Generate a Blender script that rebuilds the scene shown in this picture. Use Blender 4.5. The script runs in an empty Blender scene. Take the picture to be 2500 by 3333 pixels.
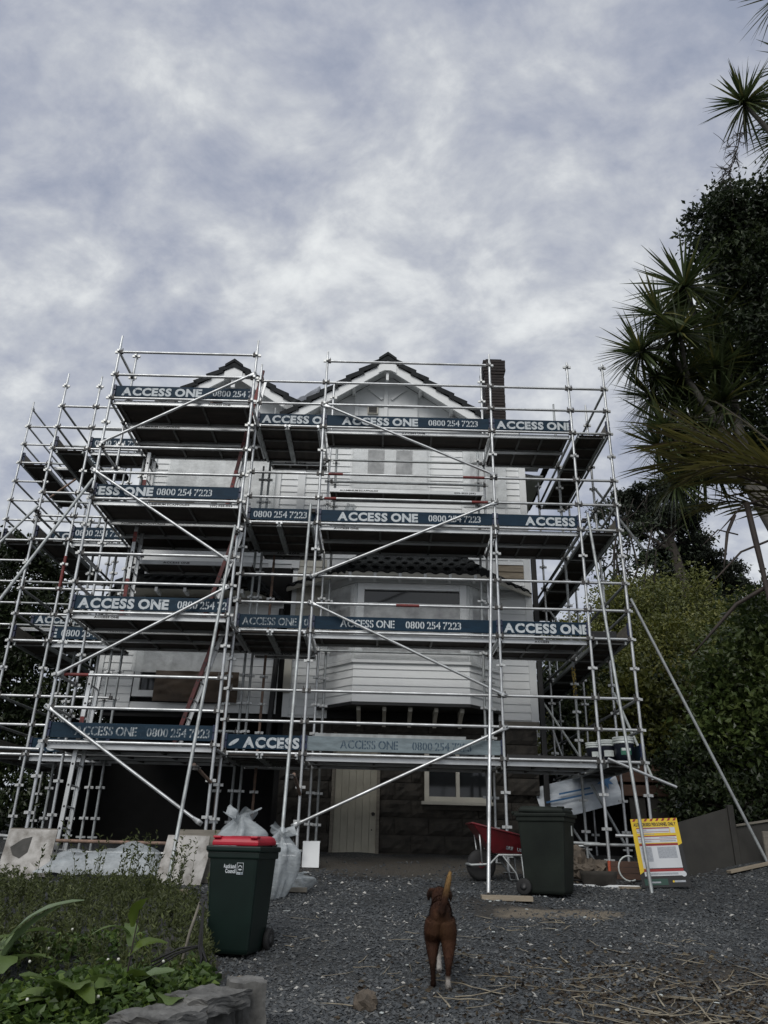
import bpy, bmesh, math, random
import numpy as np
from mathutils import Matrix, Vector, Euler

R = math.radians
SC = bpy.context.scene
COL = SC.collection
random.seed(7); RNG = np.random.default_rng(7)

# ------------------------------------------------------------------ camera
TH, RO = R(23.8), R(1.46)
rt, upv, fw = Vector((1, 0, 0)), Vector((0, -math.sin(TH), math.cos(TH))), Vector((0, math.cos(TH), math.sin(TH)))
rc = rt * math.cos(RO) + upv * math.sin(RO)
uc = -rt * math.sin(RO) + upv * math.cos(RO)
cam = bpy.data.cameras.new('camera'); cam.sensor_fit = 'HORIZONTAL'; cam.sensor_width = 36.0
cam.lens = 36.0 * 2503 / 2500; cam.clip_start = 0.05; cam.clip_end = 3000
camo = bpy.data.objects.new('camera', cam); COL.objects.link(camo)
camo.matrix_world = Matrix(((rc.x, uc.x, -fw.x, 0), (rc.y, uc.y, -fw.y, 0), (rc.z, uc.z, -fw.z, 0), (0, 0, 0, 1)))
SC.camera = camo

# ------------------------------------------------------------------ sky, sun, exposure
SUN_EL, SUN_AZ = R(42), R(200)
W = bpy.data.worlds.new('World'); SC.world = W; W.use_nodes = True
nt = W.node_tree; nt.nodes.clear()
def wn(t, **k):
    n = nt.nodes.new(t)
    for a, b in k.items(): setattr(n, a, b)
    return n
wo = wn('ShaderNodeOutputWorld'); bg = wn('ShaderNodeBackground'); bg.inputs['Strength'].default_value = 0.1
sky = wn('ShaderNodeTexSky', sky_type='NISHITA', sun_disc=False); sky.sun_elevation = SUN_EL; sky.sun_rotation = SUN_AZ
tc = wn('ShaderNodeTexCoord'); sep = wn('ShaderNodeSeparateXYZ'); nt.links.new(tc.outputs['Generated'], sep.inputs[0])
def wmath(op, a, b=None, c=None):
    n = wn('ShaderNodeMath', operation=op)
    for i, v in enumerate((a, b, c)):
        if v is None: continue
        if isinstance(v, (int, float)): n.inputs[i].default_value = v
        else: nt.links.new(v, n.inputs[i])
    return n.outputs[0]
zz = wmath('ADD', wmath('MAXIMUM', sep.outputs[2], 0.0), 0.55)
cmb = wn('ShaderNodeCombineXYZ')
nt.links.new(wmath('DIVIDE', sep.outputs[0], zz), cmb.inputs[0]); nt.links.new(wmath('DIVIDE', sep.outputs[1], zz), cmb.inputs[1])
def wnoise(scale, det, rough, off, dist=0.0):
    mp = wn('ShaderNodeMapping'); mp.inputs['Location'].default_value = off; mp.inputs['Rotation'].default_value = (0, 0, R(25))
    mp.inputs['Scale'].default_value = (1.0, 1.25, 1)
    nt.links.new(cmb.outputs[0], mp.inputs[0])
    n = wn('ShaderNodeTexNoise'); n.inputs['Scale'].default_value = scale; n.inputs['Detail'].default_value = det
    n.inputs['Roughness'].default_value = rough; n.inputs['Distortion'].default_value = dist
    nt.links.new(mp.outputs[0], n.inputs['Vector']); return n.outputs['Fac']
n1 = wnoise(1.5, 3, 0.5, (3.1, 0.4, 0)); n2 = wnoise(8.0, 7, 0.60, (8, 2, 1), 0.25); n3 = wnoise(26, 4, 0.55, (1, 5, 2), 0.1)
mixv = wmath('ADD', wmath('ADD', wmath('MULTIPLY', n1, 0.38), wmath('MULTIPLY', n2, 0.48)), wmath('MULTIPLY', n3, 0.14))
rmp = wn('ShaderNodeValToRGB'); nt.links.new(mixv, rmp.inputs[0])
cr = rmp.color_ramp; cr.interpolation = 'B_SPLINE'
stops = [(0.37, (2.7, 3.05, 3.95)), (0.44, (3.75, 4.0, 4.75)), (0.50, (4.75, 4.98, 5.45)), (0.55, (5.9, 6.1, 6.35)), (0.625, (7.8, 8.0, 8.0))]
while len(cr.elements) < len(stops): cr.elements.new(0.5)
for e, (p, c) in zip(cr.elements, stops): e.position = p; e.color = (*[v / 10 for v in c], 1)
sc10 = wn('ShaderNodeVectorMath', operation='SCALE'); sc10.inputs['Scale'].default_value = 10.0
nt.links.new(rmp.outputs[0], sc10.inputs[0])
mx = wn('ShaderNodeMix', data_type='RGBA'); mx.inputs['Factor'].default_value = 0.92
nt.links.new(sky.outputs[0], mx.inputs['A']); nt.links.new(sc10.outputs[0], mx.inputs['B'])
nt.links.new(mx.outputs['Result'], bg.inputs['Color']); nt.links.new(bg.outputs[0], wo.inputs[0])

sun = bpy.data.lights.new('sun', 'SUN'); sun.energy = 1.5; sun.angle = R(40); sun.color = (1, 0.97, 0.92)
suno = bpy.data.objects.new('sun', sun); COL.objects.link(suno)
suno.rotation_euler = Euler((R(90) - SUN_EL, 0, math.pi - SUN_AZ)); suno.location = (-5, -5, 30)
vs = SC.view_settings; vs.view_transform = 'Standard'; vs.look = 'None'; vs.gamma = 1; vs.exposure = 0.2; vs.use_curve_mapping = False
try:
    SC.cycles.max_bounces = 8; SC.cycles.transparent_max_bounces = 12; SC.cycles.use_denoising = True
except Exception: pass

# ------------------------------------------------------------------ helpers
WM = {}
def put(name, me, parent=None, M=None, label=None, cat=None, group=None, kind=None):
    o = bpy.data.objects.new(name, me); COL.objects.link(o)
    M = M if M is not None else Matrix()
    if parent is not None:
        o.parent = parent; o.matrix_parent_inverse = WM[parent].inverted()
    o.matrix_basis = M; WM[o] = M.copy()
    if label: o['label'] = label
    if cat: o['category'] = cat
    if group: o['group'] = group
    if kind or cat: o['kind'] = kind or 'thing'
    return o
def thing(name, label, cat, loc=(0, 0, 0), rz=0, group=None):
    return put(name, None, None, Matrix.Translation(loc) @ Matrix.Rotation(rz, 4, 'Z'), label, cat, group)
T = lambda *a: Matrix.Translation(a)
RX = lambda a: Matrix.Rotation(R(a), 4, 'X'); RY = lambda a: Matrix.Rotation(R(a), 4, 'Y'); RZ = lambda a: Matrix.Rotation(R(a), 4, 'Z')
S3 = lambda x, y, z: Matrix.Diagonal((x, y, z, 1))

class MB:
    def __init__(s): s.v = []; s.f = []; s.m = []; s.sm = []
    def add(s, vs_, fs, m=0, M=None, smooth=False):
        b = len(s.v)
        for v in vs_:
            v = Vector(v)
            if M is not None: v = M @ v
            s.v.append(tuple(v))
        for f in fs: s.f.append(tuple(i + b for i in f)); s.m.append(m); s.sm.append(smooth)
        return s
    def box(s, c, d, m=0, M=None, taper=None):
        x, y, z = d[0] / 2, d[1] / 2, d[2] / 2
        tx, ty = taper or (1, 1)
        vs_ = [(-x, -y, -z), (x, -y, -z), (x, y, -z), (-x, y, -z), (-x * tx, -y * ty, z), (x * tx, -y * ty, z), (x * tx, y * ty, z), (-x * tx, y * ty, z)]
        vs_ = [(a + c[0], b + c[1], e + c[2]) for a, b, e in vs_]
        return s.add(vs_, [(0, 3, 2, 1), (4, 5, 6, 7), (0, 1, 5, 4), (1, 2, 6, 5), (2, 3, 7, 6), (3, 0, 4, 7)], m, M)
    def tube(s, p0, p1, r, r1=None, n=8, m=0, cap=True, M=None):
        p0, p1 = Vector(p0), Vector(p1); d = (p1 - p0); r1 = r if r1 is None else r1
        z = d.normalized(); x = z.orthogonal().normalized(); y = z.cross(x)
        vs_ = []
        for p, q in ((p0, r), (p1, r1)):
            for i in range(n):
                a = 2 * math.pi * i / n; vs_.append(p + x * math.cos(a) * q + y * math.sin(a) * q)
        fs = [(i, (i + 1) % n, n + (i + 1) % n, n + i) for i in range(n)]
        s.add(vs_, fs, m, M, True)
        if cap:
            s.add(vs_[:n], [tuple(range(n))[::-1]], m, M); s.add(vs_[n:], [tuple(range(n))], m, M)
        return s
    def path(s, pts, rad, n=8, m=0, M=None, ell=None, ref=None):
        # lofted tube along points; rad list (or scalar); ell = list of (a,b) scale
        pts = [Vector(p) for p in pts]; k = len(pts)
        rad = [rad] * k if not hasattr(rad, '__len__') else rad
        vs_ = []; px = None
        for i, p in enumerate(pts):
            t = (pts[min(i + 1, k - 1)] - pts[max(i - 1, 0)]).normalized()
            if px is None:
                px = (Vector(ref) - t * Vector(ref).dot(t)).normalized() if ref else t.orthogonal().normalized()
            else: px = (px - t * px.dot(t)).normalized()
            py = t.cross(px); e = ell[i] if ell else (1, 1)
            for j in range(n):
                a = 2 * math.pi * j / n; vs_.append(p + px * math.cos(a) * rad[i] * e[0] + py * math.sin(a) * rad[i] * e[1])
        fs = [(i * n + j, i * n + (j + 1) % n, (i + 1) * n + (j + 1) % n, (i + 1) * n + j) for i in range(k - 1) for j in range(n)]
        fs += [tuple(range(n))[::-1], tuple(range((k - 1) * n, k * n))]
        return s.add(vs_, fs, m, M, True)
    def prism(s, poly, h0, h1, M=None, m=0):
        # polygon (x,y) extruded z h0..h1
        n = len(poly)
        vs_ = [(x, y, h0) for x, y in poly] + [(x, y, h1) for x, y in poly]
        fs = [tuple(range(n))[::-1], tuple(range(n, 2 * n))] + [(i, (i + 1) % n, n + (i + 1) % n, n + i) for i in range(n)]
        return s.add(vs_, fs, m, M)
    def lathe(s, prof, n=20, m=0, M=None):
        k = len(prof); vs_ = []
        for r, z in prof:
            for j in range(n):
                a = 2 * math.pi * j / n; vs_.append((r * math.cos(a), r * math.sin(a), z))
        fs = [(i * n + j, i * n + (j + 1) % n, (i + 1) * n + (j + 1) % n, (i + 1) * n + j) for i in range(k - 1) for j in range(n)]
        fs += [tuple(range(n))[::-1], tuple(range((k - 1) * n, k * n))]
        return s.add(vs_, fs, m, M, True)
    def mesh(s, mats, bevel=0):
        me = bpy.data.meshes.new('m'); me.from_pydata(s.v, [], s.f)
        for q in mats: me.materials.append(q)
        me.polygons.foreach_set('material_index', s.m); me.polygons.foreach_set('use_smooth', s.sm)
        me.update()
        if bevel:
            b = bmesh.new(); b.from_mesh(me); bmesh.ops.remove_doubles(b, verts=b.verts, dist=1e-5)
            bmesh.ops.bevel(b, geom=[e for e in b.edges if len(e.link_faces) == 2 and e.calc_face_angle(0) > 0.6], offset=bevel, segments=2, affect='EDGES', profile=0.6)
            b.to_mesh(me); b.free()
        return me
MC = {}
def cached(key, fn):
    if key not in MC: MC[key] = fn()
    return MC[key]
def np_mesh(v, faces, mats, shade=None, smooth=False):
    """v Nx3 float, faces Mx(3|4) int arrays; shade = per-vertex float -> attribute 'shade'"""
    me = bpy.data.meshes.new('m'); v = np.asarray(v, np.float32); faces = np.asarray(faces, np.int32)
    k = faces.shape[1]
    me.vertices.add(len(v)); me.vertices.foreach_set('co', v.ravel())
    me.loops.add(faces.size); me.loops.foreach_set('vertex_index', faces.ravel())
    me.polygons.add(len(faces)); me.polygons.foreach_set('loop_start', np.arange(0, faces.size, k, dtype=np.int32))
    me.polygons.foreach_set('use_smooth', np.full(len(faces), smooth))
    if shade is not None:
        at = me.attributes.new('shade', 'FLOAT', 'POINT'); at.data.foreach_set('value', np.asarray(shade, np.float32))
    for q in mats: me.materials.append(q)
    me.update(calc_edges=True); me.validate()
    return me

# ------------------------------------------------------------------ materials
def nodes_of(name):
    m = bpy.data.materials.new(name); m.use_nodes = True; t = m.node_tree
    b = t.nodes['Principled BSDF']; return m, t, b
def coords(t, rnd=True, space='Object'):
    c = t.nodes.new('ShaderNodeTexCoord')
    if not rnd: return c.outputs[space]
    oi = t.nodes.new('ShaderNodeObjectInfo'); a = t.nodes.new('ShaderNodeVectorMath'); a.operation = 'ADD'
    s = t.nodes.new('ShaderNodeVectorMath'); s.operation = 'SCALE'; cb = t.nodes.new('ShaderNodeCombineXYZ')
    for i in range(3): t.links.new(oi.outputs['Random'], cb.inputs[i])
    t.links.new(cb.outputs[0], s.inputs[0]); s.inputs['Scale'].default_value = 53.0
    t.links.new(c.outputs[space], a.inputs[0]); t.links.new(s.outputs[0], a.inputs[1]); return a.outputs[0]
def tnoise(t, vec, scale, det=4, rough=0.55, stretch=None):
    if stretch:
        mp = t.nodes.new('ShaderNodeMapping'); mp.inputs['Scale'].default_value = stretch; t.links.new(vec, mp.inputs[0]); vec = mp.outputs[0]
    n = t.nodes.new('ShaderNodeTexNoise'); n.inputs['Scale'].default_value = scale; n.inputs['Detail'].default_value = det; n.inputs['Roughness'].default_value = rough
    t.links.new(vec, n.inputs['Vector']); return n.outputs['Fac']
def ramp(t, fac, stops, interp='LINEAR'):
    r = t.nodes.new('ShaderNodeValToRGB'); c = r.color_ramp; c.interpolation = interp
    while len(c.elements) < len(stops): c.elements.new(0.5)
    for e, (p, col) in zip(c.elements, stops):
        e.position = p; e.color = (*col, 1) if len(col) == 3 else col
    t.links.new(fac, r.inputs[0]); return r.outputs[0]
def mixc(t, fac, a, b):
    m = t.nodes.new('ShaderNodeMix'); m.data_type = 'RGBA'
    for s, v in (('Factor', fac), ('A', a), ('B', b)):
        if isinstance(v, (int, float)): m.inputs[s].default_value = v
        elif isinstance(v, tuple): m.inputs[s].default_value = (*v, 1)
        else: t.links.new(v, m.inputs[s])
    return m.outputs['Result']
def bump(t, b, h, strength=0.3, dist=0.01):
    n = t.nodes.new('ShaderNodeBump'); n.inputs['Strength'].default_value = strength; n.inputs['Distance'].default_value = dist
    t.links.new(h, n.inputs['Height']); t.links.new(n.outputs[0], b.inputs['Normal'])
def mat(name, c1, c2=None, scale=6, rough=0.6, metal=0.0, lo=0.35, hi=0.65, det=4, bmp=0, bscale=None, stretch=None, spec=0.5, space='Object', rough2=None):
    m, t, b = nodes_of(name); b.inputs['Roughness'].default_value = rough; b.inputs['Metallic'].default_value = metal
    b.inputs['Specular IOR Level'].default_value = spec
    if c2 is None: c2 = tuple(v * 0.8 for v in c1)
    v = coords(t, True, space); n = tnoise(t, v, scale, det, 0.6, stretch)
    t.links.new(ramp(t, n, [(lo, c1), (hi, c2)]), b.inputs['Base Color'])
    if rough2 is not None:
        t.links.new(ramp(t, n, [(lo, (rough,) * 3), (hi, (rough2,) * 3)]), b.inputs['Roughness'])
    if bmp: bump(t, b, tnoise(t, v, bscale or scale * 3, 5, 0.6, stretch), bmp, 0.01)
    return m
MT = {}
MT['galv'] = mat('galvanised_steel', (0.66, 0.68, 0.69), (0.42, 0.43, 0.43), 5, 0.36, 0.75, 0.3, 0.7, rough2=0.52)
MT['galv_dull'] = mat('weathered_galvanised_steel', (0.46, 0.49, 0.49), (0.30, 0.31, 0.31), 7, 0.5, 0.6, 0.3, 0.7, rough2=0.65)
MT['clip'] = mat('pressed_steel', (0.62, 0.64, 0.64), (0.36, 0.36, 0.35), 20, 0.45, 0.6, 0.3, 0.75)
MT['wedge'] = mat('dark_cast_steel', (0.10, 0.10, 0.10), (0.05, 0.045, 0.04), 30, 0.6, 0.5)
MT['rust'] = mat('rusty_steel', (0.30, 0.20, 0.15), (0.14, 0.10, 0.08), 12, 0.75, 0.2)
MT['redpaint'] = mat('worn_red_paint', (0.20, 0.032, 0.028), (0.10, 0.026, 0.024), 12, 0.6, 0, 0.4, 0.7)
MT['alu'] = mat('mill_aluminium', (0.62, 0.64, 0.65), (0.46, 0.47, 0.47), 3, 0.42, 0.65, 0.3, 0.75, stretch=(1, 1, 1))
MT['ply'] = mat('weathered_plywood', (0.060, 0.048, 0.038), (0.022, 0.018, 0.015), 3.5, 0.8, 0, 0.3, 0.7, 5, 0.15, 30, stretch=(0.5, 2.5, 1))
MT['clipblue'] = mat('blue_plastic_clip', (0.012, 0.022, 0.075), (0.008, 0.014, 0.04), 20, 0.45)
def board_mat(name, base, wear, lo, hi):
    m, t, b = nodes_of(name); v = coords(t)
    n = tnoise(t, v, 4, 6, 0.7, (1, 1, 5)); g = tnoise(t, v, 30, 3, 0.6, (3, 1, 0.4))
    c = mixc(t, ramp(t, n, [(lo, (0, 0, 0)), (hi, (1, 1, 1))]), base, tuple(x * 0.6 for x in base))
    c = mixc(t, ramp(t, g, [(0.62, (0, 0, 0)), (0.78, (0.75,) * 3)]), c, wear)
    t.links.new(c, b.inputs['Base Color']); b.inputs['Roughness'].default_value = 0.6; b.inputs['Specular IOR Level'].default_value = 0.2; return m
MT['toe_blue'] = board_mat('blue_painted_board', (0.006, 0.028, 0.054), (0.02, 0.045, 0.065), 0.35, 0.7)
MT['toe_worn'] = board_mat('worn_blue_board', (0.010, 0.032, 0.056), (0.11, 0.14, 0.16), 0.35, 0.7)
MT['toe_grey'] = board_mat('faded_grey_board', (0.22, 0.27, 0.29), (0.30, 0.34, 0.35), 0.35, 0.7)
def letter_mat(name, col, under, hi=0.62):
    m, t, b = nodes_of(name); v = coords(t)
    n = tnoise(t, v, 14, 5, 0.7)
    t.links.new(mixc(t, ramp(t, n, [(hi - 0.06, (0, 0, 0)), (hi + 0.03, (0.8,) * 3)]), col, under), b.inputs['Base Color'])
    b.inputs['Roughness'].default_value = 0.6; return m
MT['let_white'] = letter_mat('white_lettering', (0.52, 0.56, 0.58), (0.02, 0.055, 0.09))
MT['let_worn'] = letter_mat('worn_white_lettering', (0.36, 0.39, 0.40), (0.03, 0.06, 0.09), 0.5)
MT['let_dark'] = letter_mat('dark_blue_lettering', (0.03, 0.06, 0.09), (0.2, 0.25, 0.27), 0.6)
MT['let_black'] = letter_mat('black_lettering', (0.02, 0.02, 0.02), (0.3, 0.3, 0.3), 0.66)
MT['white_paint'] = mat('white_house_paint', (0.82, 0.84, 0.84), (0.75, 0.77, 0.77), 2, 0.5, 0, 0.3, 0.7)
MT['cream'] = mat('old_cream_paint', (0.60, 0.58, 0.50), (0.50, 0.48, 0.42), 2, 0.6)
MT['primer'] = mat('grey_primed_boards', (0.42, 0.42, 0.40), (0.30, 0.30, 0.29), 2.5, 0.7)
MT['tile'] = mat('charcoal_roof_tile', (0.034, 0.037, 0.039), (0.018, 0.020, 0.021), 9, 0.85, 0, 0.3, 0.7, 4, 0.2, 40, spec=0.15)
MT['stone_dark'] = mat('dark_rusticated_stone', (0.060, 0.053, 0.044), (0.024, 0.022, 0.019), 5, 0.9, 0, 0.3, 0.7, 6, 0.6, 14)
MT['brick'] = mat('soot_dark_brick', (0.028, 0.021, 0.019), (0.014, 0.011, 0.011), 8, 0.85, 0, 0.3, 0.7, 5, 0.3, 30)
MT['dark'] = mat('dark_interior', (0.012, 0.012, 0.012), (0.008, 0.008, 0.008), 3, 0.9)  # near-black colour stands in for unlit interiors and recesses
MT['glass'] = mat('dark_window_glass', (0.02, 0.022, 0.024), (0.014, 0.016, 0.018), 1, 0.08, 0, spec=0.6)
MT['black'] = mat('black_paint', (0.014, 0.014, 0.015), (0.01, 0.01, 0.01), 5, 0.5)
MT['door'] = mat('cream_door_paint', (0.36, 0.34, 0.275), (0.27, 0.26, 0.21), 3, 0.6, 0, 0.3, 0.75)
MT['timber'] = mat('raw_timber', (0.32, 0.27, 0.20), (0.21, 0.175, 0.13), 4, 0.75, 0, 0.3, 0.7, 5, 0.2, 20, (1, 6, 6))
MT['timber_grey'] = mat('weathered_timber', (0.22, 0.20, 0.165), (0.13, 0.12, 0.10), 4, 0.85, 0, 0.3, 0.7, 5, 0.2, 20, (1, 6, 6))
MT['timber_brown'] = mat('brown_timber', (0.11, 0.06, 0.04), (0.065, 0.04, 0.03), 4, 0.8, 0, 0.3, 0.7, 5, 0.2, 20, (1, 6, 6))
MT['plaster'] = mat('dirty_plasterboard', (0.47, 0.455, 0.43), (0.20, 0.185, 0.165), 5.5, 0.85, 0, 0.40, 0.66, 7, 0.3, 20)
MT['plaster_dark'] = mat('torn_plaster_backing', (0.09, 0.085, 0.08), (0.05, 0.05, 0.045), 6, 0.9)
def film_mat(name, col, alpha, scale=3.0, rough=0.35, lo=0.25, hi=0.75):
    m, t, b = nodes_of(name); v = coords(t); n = tnoise(t, v, scale, 5, 0.65, (1, 1, 2.2))
    b.inputs['Base Color'].default_value = (*col, 1); b.inputs['Roughness'].default_value = rough
    b.inputs['Specular IOR Level'].default_value = 0.5
    t.links.new(ramp(t, n, [(lo, (alpha - 0.22,) * 3), (hi, (min(alpha + 0.15, 1),) * 3)]), b.inputs['Alpha'])
    bump(t, b, tnoise(t, v, scale * 2.5, 4, 0.6, (1, 1, 3)), 0.5, 0.02); return m
MT['film'] = film_mat('masking_film', (0.82, 0.84, 0.84), 0.46)
MT['film_thick'] = film_mat('cloudy_plastic_sheet', (0.78, 0.81, 0.81), 0.72, 4)
MT['film_bag'] = film_mat('rubbish_bag_plastic', (0.46, 0.50, 0.52), 0.62, 7, 0.25)
MT['film_blue'] = film_mat('blue_white_wrap', (0.66, 0.72, 0.78), 0.92, 3)
MT['rubber'] = mat('black_rubber', (0.016, 0.016, 0.017), (0.010, 0.010, 0.010), 10, 0.75)
MT['bin_green'] = mat('dark_green_bin_plastic', (0.006, 0.016, 0.013), (0.004, 0.011, 0.009), 3, 0.42, spec=0.3)
MT['bin_old'] = mat('faded_green_bin_plastic', (0.014, 0.019, 0.015), (0.008, 0.011, 0.009), 2.5, 0.6, spec=0.2)
MT['red_lid'] = mat('red_lid_plastic', (0.46, 0.012, 0.032), (0.36, 0.010, 0.026), 4, 0.35)
MT['barrow_red'] = mat('red_barrow_paint', (0.13, 0.008, 0.013), (0.075, 0.007, 0.010), 5, 0.45)
MT['sign_yellow'] = mat('sign_yellow', (0.72, 0.50, 0.025), (0.65, 0.45, 0.02), 3, 0.4)
MT['sign_white'] = mat('sign_white', (0.60, 0.62, 0.64), (0.54, 0.56, 0.58), 3, 0.45)
MT['sign_red'] = mat('sign_red', (0.30, 0.02, 0.02), (0.24, 0.015, 0.015), 3, 0.45)
MT['sign_print'] = mat('sign_grey_print', (0.28, 0.30, 0.33), (0.40, 0.42, 0.45), 60, 0.5)
MT['sign_green'] = mat('sign_green', (0.02, 0.07, 0.05), (0.016, 0.055, 0.04), 3, 0.5)
MT['white_pl'] = mat('white_plastic', (0.62, 0.66, 0.64), (0.52, 0.56, 0.54), 5, 0.4)
MT['navy_pl'] = mat('navy_label', (0.014, 0.018, 0.032), (0.010, 0.012, 0.02), 6, 0.4)
MT['green_lab'] = mat('green_label', (0.03, 0.14, 0.09), None, 6, 0.4)
MT['orange'] = mat('orange_plastic', (0.45, 0.09, 0.04), None, 6, 0.5)
MT['wall_black'] = mat('charcoal_stained_panels', (0.040, 0.038, 0.033), (0.026, 0.025, 0.022), 4, 0.75, 0, 0.3, 0.7, 5, 0.1, 30)
MT['bark_light'] = mat('pale_bark', (0.13, 0.12, 0.105), (0.05, 0.047, 0.04), 8, 0.9, 0, 0.3, 0.7, 6, 0.6, 18, (1, 1, 0.3))
MT['bark_dark'] = mat('dark_bark', (0.050, 0.042, 0.034), (0.026, 0.022, 0.018), 6, 0.95, 0, 0.3, 0.7, 6, 0.5, 14)
MT['dry'] = mat('dry_stalk', (0.31, 0.275, 0.205), (0.15, 0.125, 0.085), 10, 0.8)
MT['maroon'] = mat('maroon_fibreglass', (0.11, 0.022, 0.022), (0.05, 0.018, 0.018), 8, 0.6)
MT['stalk_brown'] = mat('brown_palm_stalk', (0.038, 0.026, 0.019), (0.022, 0.016, 0.013), 10, 0.7)
MT['wrap_tape'] = mat('hazard_tape_yellow', (0.42, 0.30, 0.05), (0.03, 0.03, 0.03), 30, 0.6, 0, 0.48, 0.52, 0)
def leaf_mat(name, pal, rough=0.5, trans=0.25):
    m, t, b = nodes_of(name); a = t.nodes.new('ShaderNodeAttribute'); a.attribute_name = 'shade'
    k = len(pal); c = ramp(t, a.outputs['Fac'], [(i / (k - 1), p) for i, p in enumerate(pal)])
    t.links.new(c, b.inputs['Base Color']); b.inputs['Roughness'].default_value = rough
    tr = t.nodes.new('ShaderNodeBsdfTranslucent'); t.links.new(c, tr.inputs[0])
    mx_ = t.nodes.new('ShaderNodeMixShader'); mx_.inputs[0].default_value = trans
    t.links.new(b.outputs[0], mx_.inputs[1]); t.links.new(tr.outputs[0], mx_.inputs[2])
    t.links.new(mx_.outputs[0], t.nodes['Material Output'].inputs[0]); return m
MT['lf_dark'] = leaf_mat('dark_broadleaf', [(0.012, 0.020, 0.008), (0.026, 0.042, 0.014), (0.058, 0.076, 0.024)])
MT['lf_bush'] = leaf_mat('yellow_green_bush', [(0.045, 0.058, 0.014), (0.12, 0.135, 0.030), (0.22, 0.215, 0.05)])
MT['lf_shrub'] = leaf_mat('glossy_shrub', [(0.03, 0.05, 0.014), (0.08, 0.115, 0.032), (0.18, 0.22, 0.075)], 0.28)
MT['lf_pine'] = leaf_mat('macrocarpa_needles', [(0.010, 0.016, 0.008), (0.018, 0.026, 0.012), (0.028, 0.036, 0.016)], 0.7, 0.1)
MT['lf_sword'] = leaf_mat('sword_leaf', [(0.026, 0.040, 0.016), (0.068, 0.092, 0.034), (0.17, 0.155, 0.045)], 0.35, 0.3)
MT['lf_frond'] = leaf_mat('palm_leaflet', [(0.06, 0.045, 0.025), (0.075, 0.075, 0.02), (0.14, 0.125, 0.035)], 0.45, 0.3)
MT['lf_weed'] = leaf_mat('weed_green', [(0.035, 0.045, 0.016), (0.075, 0.092, 0.030), (0.14, 0.165, 0.055)], 0.6, 0.35)
MT['lf_clover'] = leaf_mat('clover_green', [(0.030, 0.054, 0.014), (0.072, 0.125, 0.026), (0.165, 0.235, 0.045)], 0.5, 0.35)
MT['lf_dock'] = leaf_mat('dock_leaf', [(0.08, 0.115, 0.010), (0.11, 0.165, 0.035), (0.17, 0.23, 0.13)], 0.33, 0.3)
MT['petal'] = mat('white_petal', (0.7, 0.7, 0.62), None, 8, 0.6)

# ------------------------------------------------------------------ ground
def sstep(a, b, x):
    t = np.clip((x - a) / (b - a), 0, 1); return t * t * (3 - 2 * t)
def bed_mask(X, Y):
    # raised garden bed in the lower left
    edge = np.interp(Y, [3, 4.2, 5.42, 6.2, 8, 9.5, 11], [-1.95, -1.34, -.80, -1.02, -1.45, -2.2, -3.2])
    return sstep(0.0, 0.22, edge - X) * (1 - sstep(8.4, 10.6, Y))
def ground_z(X, Y, fine=True):
    X = np.asarray(X, float); Y = np.asarray(Y, float)
    z = -1.6275 + 0.105 * np.clip(Y, -40, 15.5)
    z = z + 0.2 * np.clip(X - 4.8, 0, 6) * sstep(8, 12.5, Y)
    hill = sstep(5.5, 16, X - 0.06 * (Y - 16)) * sstep(14.5, 27, Y) * 4.5 + sstep(27, 45, Y) * sstep(2, 16, X) * 7.5
    z = z + hill
    z = z + sstep(13.5, 17, Y) * sstep(-7, -11, X) * 0.8
    z = z + 0.22 * bed_mask(X, Y)
    if fine:
        z = z + 0.018 * np.sin(X * 2.1 + 1.3 * np.sin(Y * 1.7)) * np.sin(Y * 1.9) + 0.012 * np.sin(X * 5.3 + Y * 3.1)
    return z
def gz(x, y): return float(ground_z(x, y))
def axis(a, b, step, far, nfar):
    core = np.arange(a, b + 1e-6, step); g = np.geomspace(1, far, nfar)
    return np.concatenate([a - g[::-1], core, b + g])
gx = axis(-11, 11, 0.11, 500, 26); gy = axis(2.6, 17, 0.10, 500, 26)
GX, GY = np.meshgrid(gx, gy, indexing='ij'); GZ = ground_z(GX, GY)
n0, n1_ = GX.shape
vv = np.stack([GX, GY, GZ], -1).reshape(-1, 3)
ii = (np.arange(n0 - 1)[:, None] * n1_ + np.arange(n1_ - 1)[None]).ravel()
m, t, b = nodes_of('gravel_ground'); MT['ground'] = m
co = coords(t, False); vo = t.nodes.new('ShaderNodeTexVoronoi'); vo.inputs['Scale'].default_value = 42; t.links.new(co, vo.inputs['Vector'])
vo2 = t.nodes.new('ShaderNodeTexVoronoi'); vo2.inputs['Scale'].default_value = 90; t.links.new(co, vo2.inputs['Vector'])
stone = ramp(t, vo.outputs['Color'], [(0.1, (0.028, 0.032, 0.035)), (0.5, (0.058, 0.064, 0.068)), (0.8, (0.095, 0.10, 0.10)), (0.98, (0.24, 0.235, 0.22))])
soil = ramp(t, tnoise(t, co, 9, 5), [(0.3, (0.030, 0.026, 0.021)), (0.7, (0.072, 0.062, 0.048))])
patch = ramp(t, tnoise(t, co, 0.55, 5, 0.65), [(0.50, (0, 0, 0)), (0.66, (0.75,) * 3)])
c = mixc(t, patch, stone, soil)
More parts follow.
